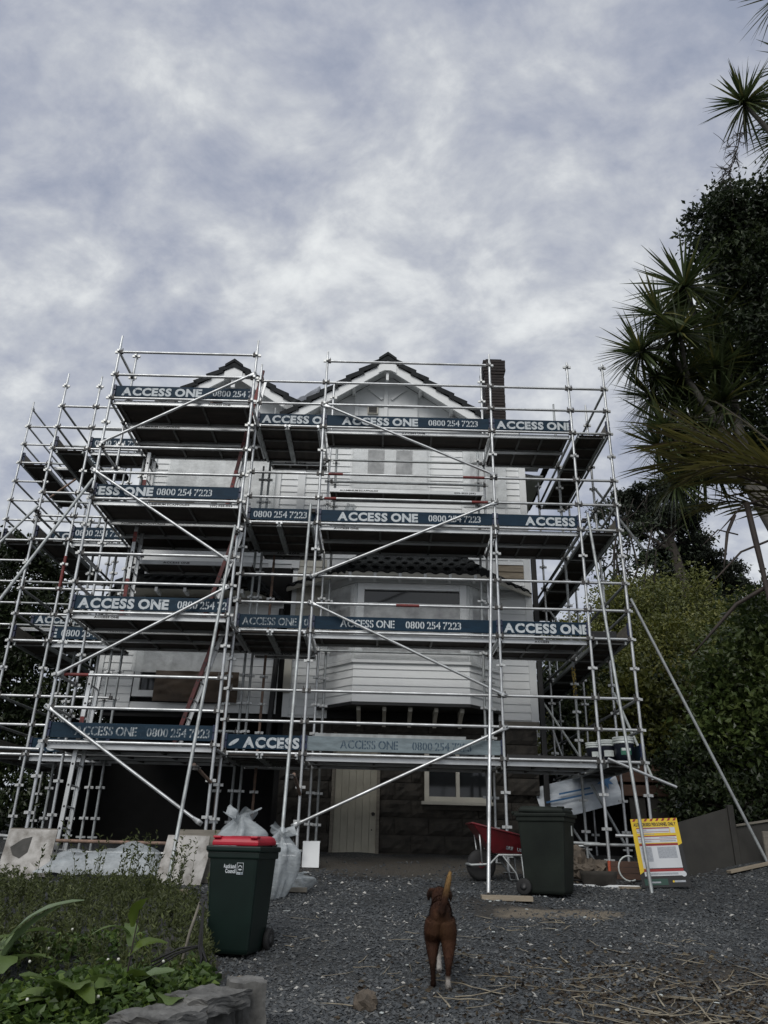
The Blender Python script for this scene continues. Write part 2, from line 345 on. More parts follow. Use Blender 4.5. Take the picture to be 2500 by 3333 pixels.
# sandy spill by the sole board, pale trodden strip along the house, brown leaf litter on the right
def scl(f, k):
    q = t.nodes.new('ShaderNodeMath'); q.operation = 'MULTIPLY'; t.links.new(f, q.inputs[0]); q.inputs[1].default_value = k; return q.outputs[0]
def blob(cx, cy, rx, ry, soft=0.6):
    mp = t.nodes.new('ShaderNodeMapping'); mp.inputs['Location'].default_value = (-cx / rx, -cy / ry, 0); mp.inputs['Scale'].default_value = (1 / rx, 1 / ry, 0)
    t.links.new(co, mp.inputs[0]); ln = t.nodes.new('ShaderNodeVectorMath'); ln.operation = 'LENGTH'; t.links.new(mp.outputs[0], ln.inputs[0])
    ad = t.nodes.new('ShaderNodeMath'); ad.operation = 'MULTIPLY_ADD'; ad.inputs[1].default_value = 1.1; t.links.new(tnoise(t, co, 3.5, 5, 0.7), ad.inputs[0]); t.links.new(ln.outputs['Value'], ad.inputs[2])
    return ramp(t, scl(ad.outputs[0], .4), [(.4, (1, 1, 1)), (.4 * (1.0 + soft), (0, 0, 0))])
c = mixc(t, scl(blob(2.1, 9.72, 1.15, 0.6, 0.3), 0.95), c, (0.26, 0.22, 0.165))
c = mixc(t, scl(blob(0.8, 13.4, 3.4, 1.4), 0.65), c, (0.115, 0.098, 0.075))
c = mixc(t, scl(blob(3.2, 6.4, 2.2, 1.6), 0.6), c, (0.085, 0.066, 0.045))
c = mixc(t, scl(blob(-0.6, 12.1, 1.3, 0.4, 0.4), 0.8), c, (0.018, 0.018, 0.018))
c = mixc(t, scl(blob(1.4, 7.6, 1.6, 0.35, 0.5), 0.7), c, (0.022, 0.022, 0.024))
t.links.new(c, b.inputs['Base Color']); b.inputs['Roughness'].default_value = 0.85
bn = t.nodes.new('ShaderNodeMath'); bn.operation = 'ADD'; t.links.new(vo.outputs['Distance'], bn.inputs[0]); t.links.new(vo2.outputs['Distance'], bn.inputs[1])
bump(t, b, bn.outputs[0], 0.9, 0.03)
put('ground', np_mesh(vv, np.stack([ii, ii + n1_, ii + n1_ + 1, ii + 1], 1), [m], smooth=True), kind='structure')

# ------------------------------------------------------------------ lettering
def glyph(ch, off=0.045):
    def f():
        cu = bpy.data.curves.new('g', 'FONT'); cu.body = ch; cu.size = 1.0; cu.resolution_u = 3; cu.offset = off
        o = bpy.data.objects.new('g', cu); me = bpy.data.meshes.new_from_object(o)
        v = [tuple(x.co) for x in me.vertices]; fs = [tuple(p.vertices) for p in me.polygons]
        bpy.data.objects.remove(o); bpy.data.curves.remove(cu); bpy.data.meshes.remove(me)
        return v, fs
    return cached(('glyph', ch, off), f)
def lettering(items, L, mats):
    """items: (text, x0, width, z0, height, stencil, slot); drawn in the XY plane, clipped to 0..L"""
    out = bmesh.new()
    for text, x0, width, z0, h, sten, slot in items:
        x = 0.0; parts = []
        for ch in text:
            if ch == ' ': x += 0.22; continue
            v, fs = glyph(ch, .018 if sten else .045); mnx = min(p[0] for p in v); mxx = max(p[0] for p in v)
            parts.append((v, fs, x - mnx, x, x + mxx - mnx)); x += mxx - mnx + 0.055
        tot = x - 0.055; sx = width / tot; sy = h / 0.76
        for v, fs, off, a, b_ in parts:
            cuts = [None] if not sten else [((a + b_) / 2, -1), ((a + b_) / 2, 1)]
            for cu in cuts:
                g = bmesh.new(); vs_ = [g.verts.new((p[0] + off, p[1], 0)) for p in v]
                for f in fs:
                    try: g.faces.new([vs_[i] for i in f])
                    except ValueError: pass
                if cu:
                    bmesh.ops.bisect_plane(g, geom=g.verts[:] + g.edges[:] + g.faces[:], plane_co=(cu[0] + cu[1] * 0.035, 0, 0), plane_no=(-cu[1], 0, 0), clear_outer=True)
                for q in g.verts: q.co = (x0 + q.co.x * sx, z0 + q.co.y * sy, 0)
                for co_, no in (((0.005, 0, 0), (-1, 0, 0)), ((L - 0.005, 0, 0), (1, 0, 0))):
                    bmesh.ops.bisect_plane(g, geom=g.verts[:] + g.edges[:] + g.faces[:], plane_co=co_, plane_no=no, clear_outer=True)
                mp = {q: out.verts.new(q.co) for q in g.verts}
                for f in g.faces:
                    nf = out.faces.new([mp[q] for q in f.verts]); nf.material_index = slot
                    nf.normal_update()
                    if nf.normal.z < 0: nf.normal_flip()
                g.free()
    me = bpy.data.meshes.new('lettering'); out.to_mesh(me); out.free()
    for q in mats: me.materials.append(q)
    return me

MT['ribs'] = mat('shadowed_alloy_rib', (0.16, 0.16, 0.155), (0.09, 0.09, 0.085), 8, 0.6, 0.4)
# ------------------------------------------------------------------ scaffold kit
TR = 0.0245
LV = [0.39 + 0.5 * k for k in range(-2, 19)]
D1, D2, D3, D4 = 7.39, 5.39, 3.39, 1.39
def clip_mesh():
    mb = MB()
    for sx, sy in ((1, 0), (-1, 0), (0, 1), (0, -1)):
        c_ = (sx * 0.05, sy * 0.05, 0); d_ = (0.052, 0.036, 0.042) if sx else (0.036, 0.052, 0.042)
        mb.box(c_, d_)
    return mb.mesh([MT['clip']])
def standard(S, x, y, z1, z0=None, mt='galv', tag_red=None, lean=0):
    g = gz(x, y); z0 = g + 0.02 if z0 is None else z0
    L = z1 - z0
    def f():
        mb = MB(); mb.tube((0, 0, 0), (0, 0, L - 0.16), TR, n=10); mb.tube((0, 0, L - 0.16), (0, 0, L), TR * 0.8, n=10)
        return mb.mesh([MT[mt]])
    s = put('standard', cached(('std', round(L, 2), mt), f), S, T(x, y, z0))
    for z in LV:
        if z0 + 0.15 < z < z1 - 0.05:
            put('pressed_joint', cached('clip', clip_mesh), s, T(x, y, z + random.uniform(-.006, .006)) @ RZ(random.uniform(-4, 4)))
    if z0 <= g + 0.1:
        put('base_plate', cached('bplate', lambda: MB().box((0, 0, 0), (0.15, 0.15, 0.008)).tube((0, 0, 0), (0, 0, 0.3), 0.019).box((0, 0, 0.22), (0.16, 0.03, 0.03)).mesh([MT['galv_dull']])), s, T(x, y, g + 0.02))
    return s
def beam_M(p0, p1):
    p0, p1 = Vector(p0), Vector(p1); d = p1 - p0
    return T(*p0) @ d.to_track_quat('X', 'Z').to_matrix().to_4x4(), d.length
def ledger(S, p0, p1, name='ledger', mt='galv', band=None):
    M, L = beam_M(p0, p1)
    def f():
        mb = MB(); mb.tube((0.06, 0, 0), (L - 0.06, 0, 0), TR, n=10)
        for x in (0.045, L - 0.045): mb.box((x, 0, 0.002), (0.05, 0.05, 0.07), 1)
        for x in (0.055, L - 0.055): mb.box((x, 0, 0.05), (0.012, 0.02, 0.06), 1)
        return mb.mesh([MT[mt], MT['wedge']])
    o = put(name, cached(('led', round(L, 2), mt), f), S, M)
    if band:
        for a, b_ in band:
            put('red_band', MB().tube((a, 0, 0), (b_, 0, 0), TR + 0.0015, n=10, cap=False).mesh([MT['redpaint']]), o, M)
    return o
def pipe(S, p0, p1, name='raker', mt='galv_dull', r=TR):
    M, L = beam_M(p0, p1)
    return put(name, cached(('pipe', round(L, 2), mt, r), lambda: MB().tube((0, 0, 0), (L, 0, 0), r, n=10).mesh([MT[mt]])), S, M)
def coupler(S, p):
    return put('swivel_coupler', cached('coup', lambda: MB().box((0, 0, 0), (0.075, 0.09, 0.06)).box((0, -0.05, 0.02), (0.09, 0.02, 0.02)).tube((0.045, -0.02, 0), (0.075, -0.02, 0), 0.012).mesh([MT['wedge']], 0.006)), S, T(*p))
def brace(S, p0, p1):
    M, L = beam_M(p0, p1)
    def f():
        mb = MB(); mb.tube((0.14, 0, 0), (L - 0.14, 0, 0), TR, n=10, cap=False)
        for a, b_, e in ((0.14, 0.05, -0.02), (L - 0.14, L - 0.05, L + 0.02)):
            # tube squeezed flat into a paddle
            prof = []
            for x, ry, rz in ((a, TR, TR), (b_ + (a - b_) * .3, 0.008, 0.036), (b_, 0.007, 0.04), (e, 0.007, 0.034)):
                prof.append([(x, ry * math.cos(q * math.pi / 5), rz * math.sin(q * math.pi / 5)) for q in range(10)])
            vs_ = [p for ring in prof for p in ring]
            fs = [(i * 10 + j, i * 10 + (j + 1) % 10, (i + 1) * 10 + (j + 1) % 10, (i + 1) * 10 + j) for i in range(3) for j in range(10)] + [tuple(range(30, 40))]
            mb.add(vs_, fs, 0, None, True)
            mb.tube((e + (b_ - e) * .4, -0.02, 0), (e + (b_ - e) * .4, 0.02, 0), 0.011, m=1)
        return mb.mesh([MT['galv'], MT['wedge']])
    return put('diagonal_brace', cached(('brace', round(L, 2)), f), S, M)
def plank(S, a, b_, c0, c1, z, ax='x', txt=None, rails='alu', hooks=False):
    """platform plank running a..b along ax and c0..c1 across"""
    L = b_ - a; w = c1 - c0; cy = (c0 + c1) / 2
    M = T(a, cy, z) if ax == 'x' else T(cy, a, z) @ RZ(90)
    p = put('plank', cached(('ply', round(L, 2), round(w, 2)), lambda: MB().box((L / 2, 0, 0.016), (L - 0.01, w - 0.062, 0.018)).mesh([MT['ply']])), S, M)
    for s in (-1, 1):
        def f():
            return MB().box((L / 2, 0, 0), (L, 0.026, 0.074)).box((L / 2, 0.013, -0.034), (L, 0.03, 0.005)).mesh([MT[rails]])
        r = put('side_rail', cached(('rail', round(L, 2), rails), f), p, M @ T(0, s * (w / 2 - 0.015), 0) @ (RZ(0)))
        if txt and s == -1:
            me = lettering([(tt, x0, ww, -0.02, 0.034, False, 0) for tt, x0, ww in txt], L, [MT['let_black']])
            put('stamped_lettering', me, r, M @ T(0, -w / 2 - 0.0005, 0) @ RX(90))
    for fr in (0.04, 0.35, 0.65, 0.96):
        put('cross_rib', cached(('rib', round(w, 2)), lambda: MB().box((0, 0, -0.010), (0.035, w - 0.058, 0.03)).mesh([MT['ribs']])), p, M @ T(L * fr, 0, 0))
    if hooks:
        for x in (0.0, L):
            for s in (-1, 1):
                put('hook', cached('hook', lambda: MB().box((0, 0, 0.03), (0.06, 0.035, 0.05)).mesh([MT['galv']])), p, M @ T(x, s * (w / 2 - 0.03), 0))
    return p
def toe(S, x0, x1, y, z, items, mt='toe_blue', let='let_white', ax='x', clips=True):
    L = x1 - x0; M = T(x0, y, z + 0.06) if ax == 'x' else T(y, x0, z + 0.06) @ RZ(90)
    o = put('toe_board', cached(('toe', round(L, 2), mt), lambda: MB().box((L / 2, 0, 0.1125), (L, 0.032, 0.225)).mesh([MT[mt]], 0.003)), S, M)
    if items:
        its = [(s, a, w, zz_, h, st, 0) for s, a, w, zz_, h, st in items]
        put('lettering', lettering(its, L, [MT[let]]), o, M @ T(0, -0.0175, 0) @ RX(90))
    if clips:
        for x in (-0.02, L + 0.02):
            put('end_clip', cached('tclip', lambda: MB().box((0, 0, 0.07), (0.055, 0.075, 0.1)).box((0, 0, 0.195), (0.055, 0.075, 0.1)).box((0, 0.01, 0.13), (0.04, 0.05, 0.2)).mesh([MT['clipblue']])), o, M @ T(x, 0, -0.01))
    return o
BIG = lambda x: ('ACCESS ONE', x, 1.46, 0.028, 0.165, False)
NUM = lambda x, w=0.95: ('0800 254 7223', x, w, 0.045, 0.135, True)
STN = lambda x: ('ACCESS ONE', x, 0.93, 0.045, 0.14, True)

YF, YR, YL = 12.8, 14.15, 11.95
XA, XB, XC, XD, XE, XF = -5.0, -2.44, -2.49, -1.2, 2.02, 3.56
XG = 4.26
# --- left front tower
A = thing('scaffold_tower', 'tall scaffold tower in front of the left gable, nearest the camera', 'scaffold', (-3.7, 12.4, gz(-3.7, 12.4)))
standard(A, XA, YL, 8.75); standard(A, XB, YL, 8.72); standard(A, XA, YF, 9.0); standard(A, XA + 0.02, YR, 7.9, mt='galv_dull'); standard(A, XB - 0.06, YR, 7.2, mt='galv_dull')
standard(A, XB - 0.35, YR + .1, 6.6, mt='rust')
for d in (D1, D2, D3, D4):
    ledger(A, (XA, YL, d), (XB, YL, d)); ledger(A, (XA, YF, d), (XC, YF, d)); ledger(A, (XA, YR, d), (XC, YR, d), mt='galv_dull')
    for x in (XA, XB):
        ledger(A, (x, YL, d - 0.05), (x, YF, d - 0.05), 'transom'); ledger(A, (x, YF, d - 0.05), (x, YR, d - 0.05), 'transom')
    for h in (0.5, 1.0):
        bd = [(0.12, 0.5)] if (d, h) == (D4, 1.0) else None
        ledger(A, (XA, YL, d + h), (XB, YL, d + h), 'guard_rail', band=bd)
        ledger(A, (XA, YL, d + h), (XA, YF, d + h), 'guard_rail')
        if h == 1.0 and d != D1: ledger(A, (XA, YR, d + h - .5), (XC, YR, d + h - .5), 'guard_rail', 'galv_dull')
    tx = {D1: [('ACCESS ONE', 1.72, 0.4)], D2: [('ALUMINIUM SCAFFOLDS', 0.85, 0.78), ('(09) 525-3123', 1.98, 0.38)], D3: [('ACCESS ONE', 0.35, 0.4)]}.get(d)
    plank(A, XA + .05, XB - .05, YL + .04, YF - .05, d - 0.06, 'x', tx)
    plank(A, XA + .05, XB - .05, YF + .05, YF + .67, d - 0.06, 'x', [('ALUMINIUM SCAFFOLDS', 0.2, 0.8)] if d in (D1, D2) else [('ACTIVE ACCESS', 0.3, 0.55)])
    plank(A, XA + .05, XB - .05, YF + .69, YR - .04, d - 0.06, 'x', [('ALUMINIUM SCAFFOLDS', 0.25, 0.8), ('(09) 525-3123', 1.9, .4)] if d == D1 else [('ACTIVE ACCESS', 0.3, 0.55)])
toe(A, XA + .05, XB - .05, YL + .045, D1, [BIG(0.12), NUM(1.78)])
toe(A, XA + .05, XB - .05, YL + .045, D2, [('ACCESS ONE', -0.52, 1.5, 0.03, 0.16, False), NUM(1.04)])
toe(A, XA + .05, XB - .05, YL + .045, D3, [BIG(0.06), NUM(1.66)], 'toe_worn')
toe(A, XA + .05, XB - .05, YL + .045, D4, [STN(0.38), NUM(1.46)], 'toe_worn', 'let_worn')
# underslung intermediate platforms of the tower
plank(A, XA + .3, XB, YR + .08, YR + .55, D2 + .62, 'x', [('ACTIVE ACCESS', 0.3, 0.5)])
plank(A, XA + .4, XB, YF + .75, YR, D2 - .55, 'x', [('ACCESS ONE', 0.5, 0.5)])
for p, q in (((XA - .03, YL - .05, 6.42), (XB + .02, YL - .05, 7.97)), ((XA - .06, YL - .05, 5.93), (XB - .05, YL - .05, 4.28)),
             ((XA, YL - .05, 2.36), (XB - .05, YL - .05, 3.86)), ((XA - .05, YL - .05, 1.90), (XB - .07, YL - .05, 0.30))):
    brace(A, p, q)
rk = pipe(A, (-2.52, 10.42, gz(-2.52, 10.42) + .05), (XB - .03, YL - .12, 4.9), 'raker'); coupler(rk, (XB - .02, YL - .06, 4.8)); coupler(rk, (-2.48, 11.05, 0.98))
pipe(A, (-2.5, 11.0, 1.02), (XB, YL + .02, 0.86), 'tie_tube', 'rust')
rk = pipe(A, (-7.05, 10.2, gz(-7, 10.2)), (XA + .02, YL - .12, 5.7), 'raker'); coupler(rk, (XA, YL - .06, 5.5))
pipe(A, (-6.6, 11.75, 0.16), (-4.6, 11.95, 0.03), 'tie_tube', 'galv_dull'); pipe(A, (-4.75, 12.05, 0.03), (XB - .1, YL + .06, 0.03), 'tie_tube', 'rust')
pipe(A, (-4.65, YF, -0.12), (XD, YF - .04, -0.10), 'tie_tube', 'galv')
pipe(A, (-4.72, 12.0, 0.0), (-4.85, 11.9, gz(-4.8, 11.9) + .3), 'tie_tube', 'timber_grey', 0.03)
# --- centre
B = thing('scaffold', 'wide scaffold bay standing in front of the central gable and bay window', 'scaffold', (0.4, 13.4, gz(0.4, 13.4)))
standard(B, XC, YF, 8.78); standard(B, XD, YF, 9.12); standard(B, XE, YF, 9.15)
standard(B, XD + .05, YR, 9.3); standard(B, XE + .02, YR, 9.75); standard(B, XD + .18, YR + .12, 8.0, mt='galv_dull'); standard(B, XE - .12, YR - .1, 7.7, mt='galv_dull'); standard(B, XC + .12, YR, 8.6, mt='galv_dull')
standard(B, XC + .35, YR + .1, 5.3, mt='rust')
for d in (D1, D2, D3, D4):
    bands = {(D2, 1.0): [(0.15, 0.42), (2.65, 3.05)], (D2, .5): [(0.1, 0.32), (2.8, 3.1)], (D3, .5): [(1.45, 1.85)]}
    for x0, x1 in ((XC, XD), (XD, XE)):
        ledger(B, (x0, YF, d), (x1, YF, d)); ledger(B, (x0, YR, d), (x1, YR, d), mt='galv_dull')
        for h in (0.5, 1.0): ledger(B, (x0, YF, d + h), (x1, YF, d + h), 'guard_rail', band=bands.get((d, h)) if x0 == XD else None)
    for x in (XC, XD, XE): ledger(B, (x, YF, d - .05), (x, YR, d - .05), 'transom')
    plank(B, XD + .05, XE - .05, YF + .05, YF + .65, d - .06, 'x', [('ACCESS ONE', 0.25, 0.45)] if d == D2 else ([('ACCESS ONE', 1.45, 0.45)] if d == D1 else None))
    if d in (D2, D4): plank(B, XD + .05, XE - .05, YF + .68, YR - .05, d - .06, 'x', [('ACCESS ONE', 0.4, 0.5)])  # lowest deck's rear plank is added unseen to shade the basement
    plank(B, YF - .02, YR + .02, XC + .06, XC + .60, d - .05, 'y', None, 'galv_dull', True)
    plank(B, YF - .02, YR + .02, XC + .62, XC + 1.22, d - .05, 'y', None, 'galv_dull', True)
    plank(B, XC + .1, XD - .02, YR + .06, YR + .34, d - .06, 'x', [('ACCESS ONE', 0.3, 0.45)])
ledger(B, (XD, YF, D1 + 1.5), (XE, YF, D1 + 1.5), 'guard_rail')
plank(B, XD + .12, XE - .08, YR - .50, YR - .02, D2 + 1.08, 'x', [('ALUMINIUM SCAFFOLDS', 0.2, 0.75), ('525-3123 (09)', 2.45, .42)])
ledger(B, (XD + .1, YR - .45, D2 + 1.28), (XE, YR - .45, D2 + 1.28), 'guard_rail', 'galv_dull')
plank(B, XD + .1, XE - .5, YR - .4, YR - .05, D4 + .42, 'x', None, 'galv_dull')
toe(B, XC + .05, XD - .04, YF + .045, D1, [BIG(0.05)]); toe(B, XD + .05, XE - .04, YF + .045, D1, [BIG(0.3), NUM(1.96)])
toe(B, XC + .05, XD - .04, YF + .045, D2, [NUM(0.07, .97)]); toe(B, XD + .05, XE - .04, YF + .045, D2, [BIG(0.31), NUM(1.96)])
toe(B, XC + .05, XD - .04, YF + .045, D3, [STN(0.06), NUM(1.12)], 'toe_worn', 'let_worn'); toe(B, XD + .05, XE - .04, YF + .045, D3, [STN(0.45), NUM(1.57)])
tb = toe(B, XC + .05, XD - .04, YF + .045, D4, [BIG(0.27)]); toe(B, XD + .05, XE - .04, YF + .045, D4, [STN(0.54), NUM(1.7)], 'toe_grey', 'let_dark')
put('paint_smear', MB().add([(0.12 + 0.075 * math.cos(q) * 1.0 + 0.03 * math.sin(q), 0.10 + 0.05 * math.sin(q) + 0.03 * math.cos(q), 0) for q in np.linspace(0, 2 * math.pi, 12, endpoint=False)], [tuple(range(12))]).mesh([MT['let_white']]), tb, T(XC + .05, YF + .045 - 0.0178, D4 + .06) @ RX(90))
for p, q in (((XD - .02, YF - .05, 7.86), (XE + .04, YF - .05, 6.42)), ((XD - .05, YF - .05, 4.36), (XE + .04, YF - .05, 5.88)),
             ((XD - .05, YF - .05, 3.90), (XE + .06, YF - .05, 2.38)), ((XD - .08, YF - .05, 0.32), (XE + .06, YF - .05, 1.88))):
    brace(B, p, q)
rk = pipe(B, (-1.22, 10.78, gz(-1.22, 10.78) + .06), (XD - .13, YF - .1, 5.72), 'raker'); coupler(rk, (XD - .08, YF - .05, 5.6)); coupler(rk, (-1.2, 11.3, 0.92))
pipe(B, (-1.16, 11.28, 0.95), (XD, YF, 0.78), 'tie_tube', 'rust')
rk = pipe(B, (1.40, 10.5, gz(1.4, 10.5) + .06), (XE - .09, YF - .1, 5.35), 'raker', 'galv'); coupler(rk, (XE - .04, YF - .05, 5.2))
ledger(B, (XC, YF, 0.06), (XD, YF, 0.06))
# --- right corner and the run going back beside the house
C_ = thing('scaffold', 'scaffold wrapping the right corner and running back along the side of the house', 'scaffold', (3.6, 14, gz(3.6, 14)))
standard(C_, XF, YF, 9.0); standard(C_, XG, YF, 8.98)
rowsY = [YF, 14.2, 16.2, 18.5, 20.8, 23.2]
for i, y in enumerate(rowsY[1:]):
    top = 8.9 if i < 1 else (8.0 if i < 2 else 5.9)
    standard(C_, XF + .03, y, top, mt='galv' if i else 'galv_dull'); standard(C_, XG + .02, y, top)
for d in (D1, D2, D3, D4):
    ledger(C_, (XE, YF, d), (XF, YF, d)); ledger(C_, (XE, YR, d), (XF, YR, d), mt='galv_dull'); ledger(C_, (XF, YF, d), (XG, YF, d))
    for h in (0.5, 1.0):
        ledger(C_, (XE, YF, d + h), (XF, YF, d + h), 'guard_rail'); ledger(C_, (XF, YF, d + h), (XG, YF, d + h), 'guard_rail')
    plank(C_, XE + .05, XF - .05, YF + .05, YF + .65, d - .06, 'x', [('ACCESS', 0.55, 0.25)] if d == D3 else None); plank(C_, XE + .05, XF - .05, YF + .68, YR - .05, d - .06, 'x', [('ACCESS ONE', 0.3, 0.45)])
    ledger(C_, (XF, YF, d - .05), (XF, YR, d - .05), 'transom')
    for i in range(len(rowsY) - 1):
        if d in (D1,) and i > 1: continue
        if d == D2 and i > 2: continue
        y0, y1 = rowsY[i], rowsY[i + 1]
        plank(C_, y0 + .02, y1 - .02, XF + .1, XG - .08, d - .05, 'y', None, 'galv_dull')
        ledger(C_, (XF + .02, y0, d), (XF + .02, y1, d), mt='galv_dull'); ledger(C_, (XG + .01, y0, d), (XG + .01, y1, d), mt='galv_dull')
        ledger(C_, (XF, y1, d - .05), (XG, y1, d - .05), 'transom')
        for h in (0.5, 1.0): ledger(C_, (XG + .01, y0, d + h), (XG + .01, y1, d + h), 'guard_rail', 'galv_dull')
toe(C_, XE + .05, XF - .04, YF + .045, D1, [BIG(0.05)]); toe(C_, XE + .05, XF - .04, YF + .045, D2, [BIG(0.5)]); toe(C_, XE + .05, XF - .04, YF + .045, D3, [BIG(0.03)])
for d in (D1, D2, D3): toe(C_, YF + .06, rowsY[1] - .05, XG + .0, d, None, 'timber_grey', ax='y')
toe(C_, YF + .06, rowsY[1] - .05, XG, D4, None, 'toe_worn', ax='y')
toe(C_, 2.6, 3.5, 23.4, D4 + 1.5, [('0800 254 7223', -0.2, 0.95, 0.05, 0.13, True)], clips=False)
toe(C_, 2.9, 3.6, 20.9, D4 + .3, [('0800 2', 0.1, 0.45, 0.05, 0.13, True)], clips=False)
put('kick_edge', MB().box(((XE + XF) / 2, YF + .05, D4 + .05), (XF - XE - .1, 0.03, 0.05)).mesh([MT['black']]), C_)
rk = pipe(C_, (3.72, 11.45, gz(3.72, 11.45)), (XF + .12, YF - .1, 5.68), 'raker'); coupler(rk, (XF + .06, YF - .05, 5.55))
rk = pipe(C_, (6.0, 12.85, gz(6.0, 12.85)), (XG + .1, YF + .1, 4.15), 'raker', 'galv_dull'); coupler(rk, (XG + .05, YF + .06, 4.0))
pipe(C_, (XF + .1, YF - .06, 1.43), (XG + .42, YF - .12, 1.02), 'tie_tube', 'galv')
pipe(C_, (XF + .1, YF - .1, 0.30), (XG - .05, YF - .15, 0.30), 'tie_tube', 'galv'); pipe(C_, (XF - .35, YF + .1, 0.17), (XF + .45, YF + .05, 0.17), 'tie_tube', 'galv_dull')
pipe(C_, (2.2, YF + .1, 0.2), (XF - .1, YF + .1, 0.18), 'tie_tube', 'galv_dull'); pipe(C_, (2.2, 13.6, 0.05), (3.4, 13.3, 0.16), 'tie_tube', 'galv_dull')
pipe(C_, (XG + .02, 14.15, 2.75), (XG + .55, 14.1, 1.25), 'diagonal_brace', 'white_pl'); pipe(C_, (XF - .4, 16, 3.2), (XF + .55, 16, 1.7), 'diagonal_brace', 'white_pl')
pipe(C_, (XG + .06, 14.2, 6.9), (XG + .9, 14.2, 5.6), 'raker', 'galv_dull'); pipe(C_, (XF + .1, 16.2, 4.9), (XG + .2, 16.2, 3.6), 'diagonal_brace', 'galv_dull')
for i in range(2, 5):
    pipe(C_, (XF, rowsY[i], 3.2 - .4 * i), (XF + .5, rowsY[i], 1.2 - .2 * i), 'diagonal_brace', 'galv'); pipe(C_, (XF - .55, rowsY[i] + .6, 1.9 - .1 * i), (XF + .4, rowsY[i] + .6, 1.9 - .1 * i), 'guard_rail', 'galv')
    standard(C_, XF - .35, rowsY[i] + .5, 3.4, mt='galv')
pipe(C_, (XF - .2, 14.6, 0.6), (XF + .25, 14.6, gz(3.5, 14.6)), 'raker', 'galv_dull'); pipe(C_, (XF + .35, 14.8, 1.2), (XF + .85, 14.6, gz(4, 14.6) + .2), 'raker', 'galv_dull')
put('hazard_tape', MB().tube((0, 0, 0), (0, 0, 0.55), TR + .012, n=9, cap=False).mesh([MT['wrap_tape']]), C_, T(XF + .03, 14.2, 2.65))
put('barrier_board', MB().box((0, 0, 0), (0.42, 0.02, 0.14), 0).add([(-.21 + k * .12, -0.0115, -.07) for k in range(0)], [], 0).mesh([MT['sign_white']]), C_, T(3.3, 17.2, 1.72))
for k in range(3):
    put('red_stripe', MB().add([(-.2 + k * .14, -.0125, -.07), (-.13 + k * .14, -.0125, -.07), (-.06 + k * .14, -.0125, .07), (-.13 + k * .14, -.0125, .07)], [(0, 1, 2, 3)]).mesh([MT['sign_red']]), C_, T(3.3, 17.2, 1.72))
# --- left return
D_ = thing('scaffold', 'stepped scaffold run at the far left beside the dark tree', 'scaffold', (-6.5, 14.5, gz(-6.5, 14.5)))
XS, XT, YS = -6.82, -6.1, 13.95
for x, y, z1 in ((XS, YS, 9.2), (XT, YS, 9.15), (XS, 16.55, 7.0), (XT, 16.55, 9.0), (-4.75, YS + .1, 8.2), (-8.84, 16.62, 10.1), (-8.12, 16.62, 9.6), (-8.84, 19.2, 9.4), (-8.12, 19.2, 9.4), (-6.3, 16.7, 9.2), (XT + .3, YS + .55, 6.6), (-5.3, 14.4, 5.6)):
    standard(D_, x, y, z1, mt='galv' if y < 14 or x < -8 else 'galv_dull')
for d in (D1, D2, D3, D4):
    ledger(D_, (XS, YS, d), (XT, YS, d)); ledger(D_, (XT, YS, d), (-4.75, YS, d)); ledger(D_, (XS, YS, d), (XS, 16.55, d), mt='galv_dull'); ledger(D_, (XT, YS, d), (XT, 16.55, d), mt='galv_dull')
    ledger(D_, (XS, 16.55, d - .05), (XT, 16.55, d - .05), 'transom')
    for h in (.5, 1.0):
        ledger(D_, (XS, YS, d + h), (XT, YS, d + h), 'guard_rail'); ledger(D_, (XS, YS, d + h), (XS, 16.55, d + h), 'guard_rail', 'galv_dull')
        ledger(D_, (XT, YS, d + h), (-4.75, YS, d + h), 'guard_rail')
    plank(D_, YS + .02, 16.5, XS + .08, XT - .08, d - .05, 'y', None, 'galv_dull'); plank(D_, XT + .05, -4.8, YS + .05, YS + .62, d - .06, 'x')
    toe(D_, YS + .06, 16.4, XS + .02, d, None, 'timber_grey', ax='y')
toe(D_, XT + .05, -4.75, YS + .045, D1, [NUM(0.06, 1.0)]); toe(D_, XT + .05, -4.75, YS + .045, D2, [NUM(0.03, 1.0)]); toe(D_, XT + .05, -4.75, YS + .045, D3, [('E', -0.04, .1, .03, .16, False), NUM(0.14, 1.0)])
toe(D_, XT + .05, -4.75, YS + .045, D4, [BIG(0.06)]); toe(D_, XS - 1.2, XS - .05, YS + .4, D4 + .2, [('ACCESS ONE', -.2, 1.35, .045, .14, True)], 'toe_worn', 'let_worn')
for d in (8.39, 6.39, 4.39):
    ledger(D_, (-8.84, 16.62, d), (-8.12, 16.62, d)); ledger(D_, (-8.12, 16.62, d), (-6.3, 16.7, d), mt='galv_dull'); ledger(D_, (-8.84, 16.62, d), (-8.84, 19.2, d), mt='galv_dull'); ledger(D_, (-8.12, 16.62, d), (-8.12, 19.2, d), mt='galv_dull')
    for h in (.5, 1.0, 1.5):
        if h < 1.3 or d < 8:
            ledger(D_, (-8.84, 16.62, d + h), (-8.12, 16.62, d + h), 'guard_rail')
        ledger(D_, (-8.84, 16.62, d + h), (-8.84, 19.2, d + h), 'guard_rail')
        if h < 1.3: ledger(D_, (-8.12, 16.62, d + h), (-6.3, 16.7, d + h), 'guard_rail', 'galv_dull')
    plank(D_, 16.65, 19.15, -8.76, -8.2, d - .05, 'y', None, 'galv_dull'); plank(D_, -8.05, -6.35, 16.75, 17.3, d - .06, 'x')
    toe(D_, 16.7, 19.1, -8.82, d, None, 'timber_grey', ax='y')
    toe(D_, -7.75, -6.35, 16.75, d, [('ACCESS ONE', 0.05, 1.1, 0.045, 0.14, True)] if d > 8 else [BIG(0.05)])
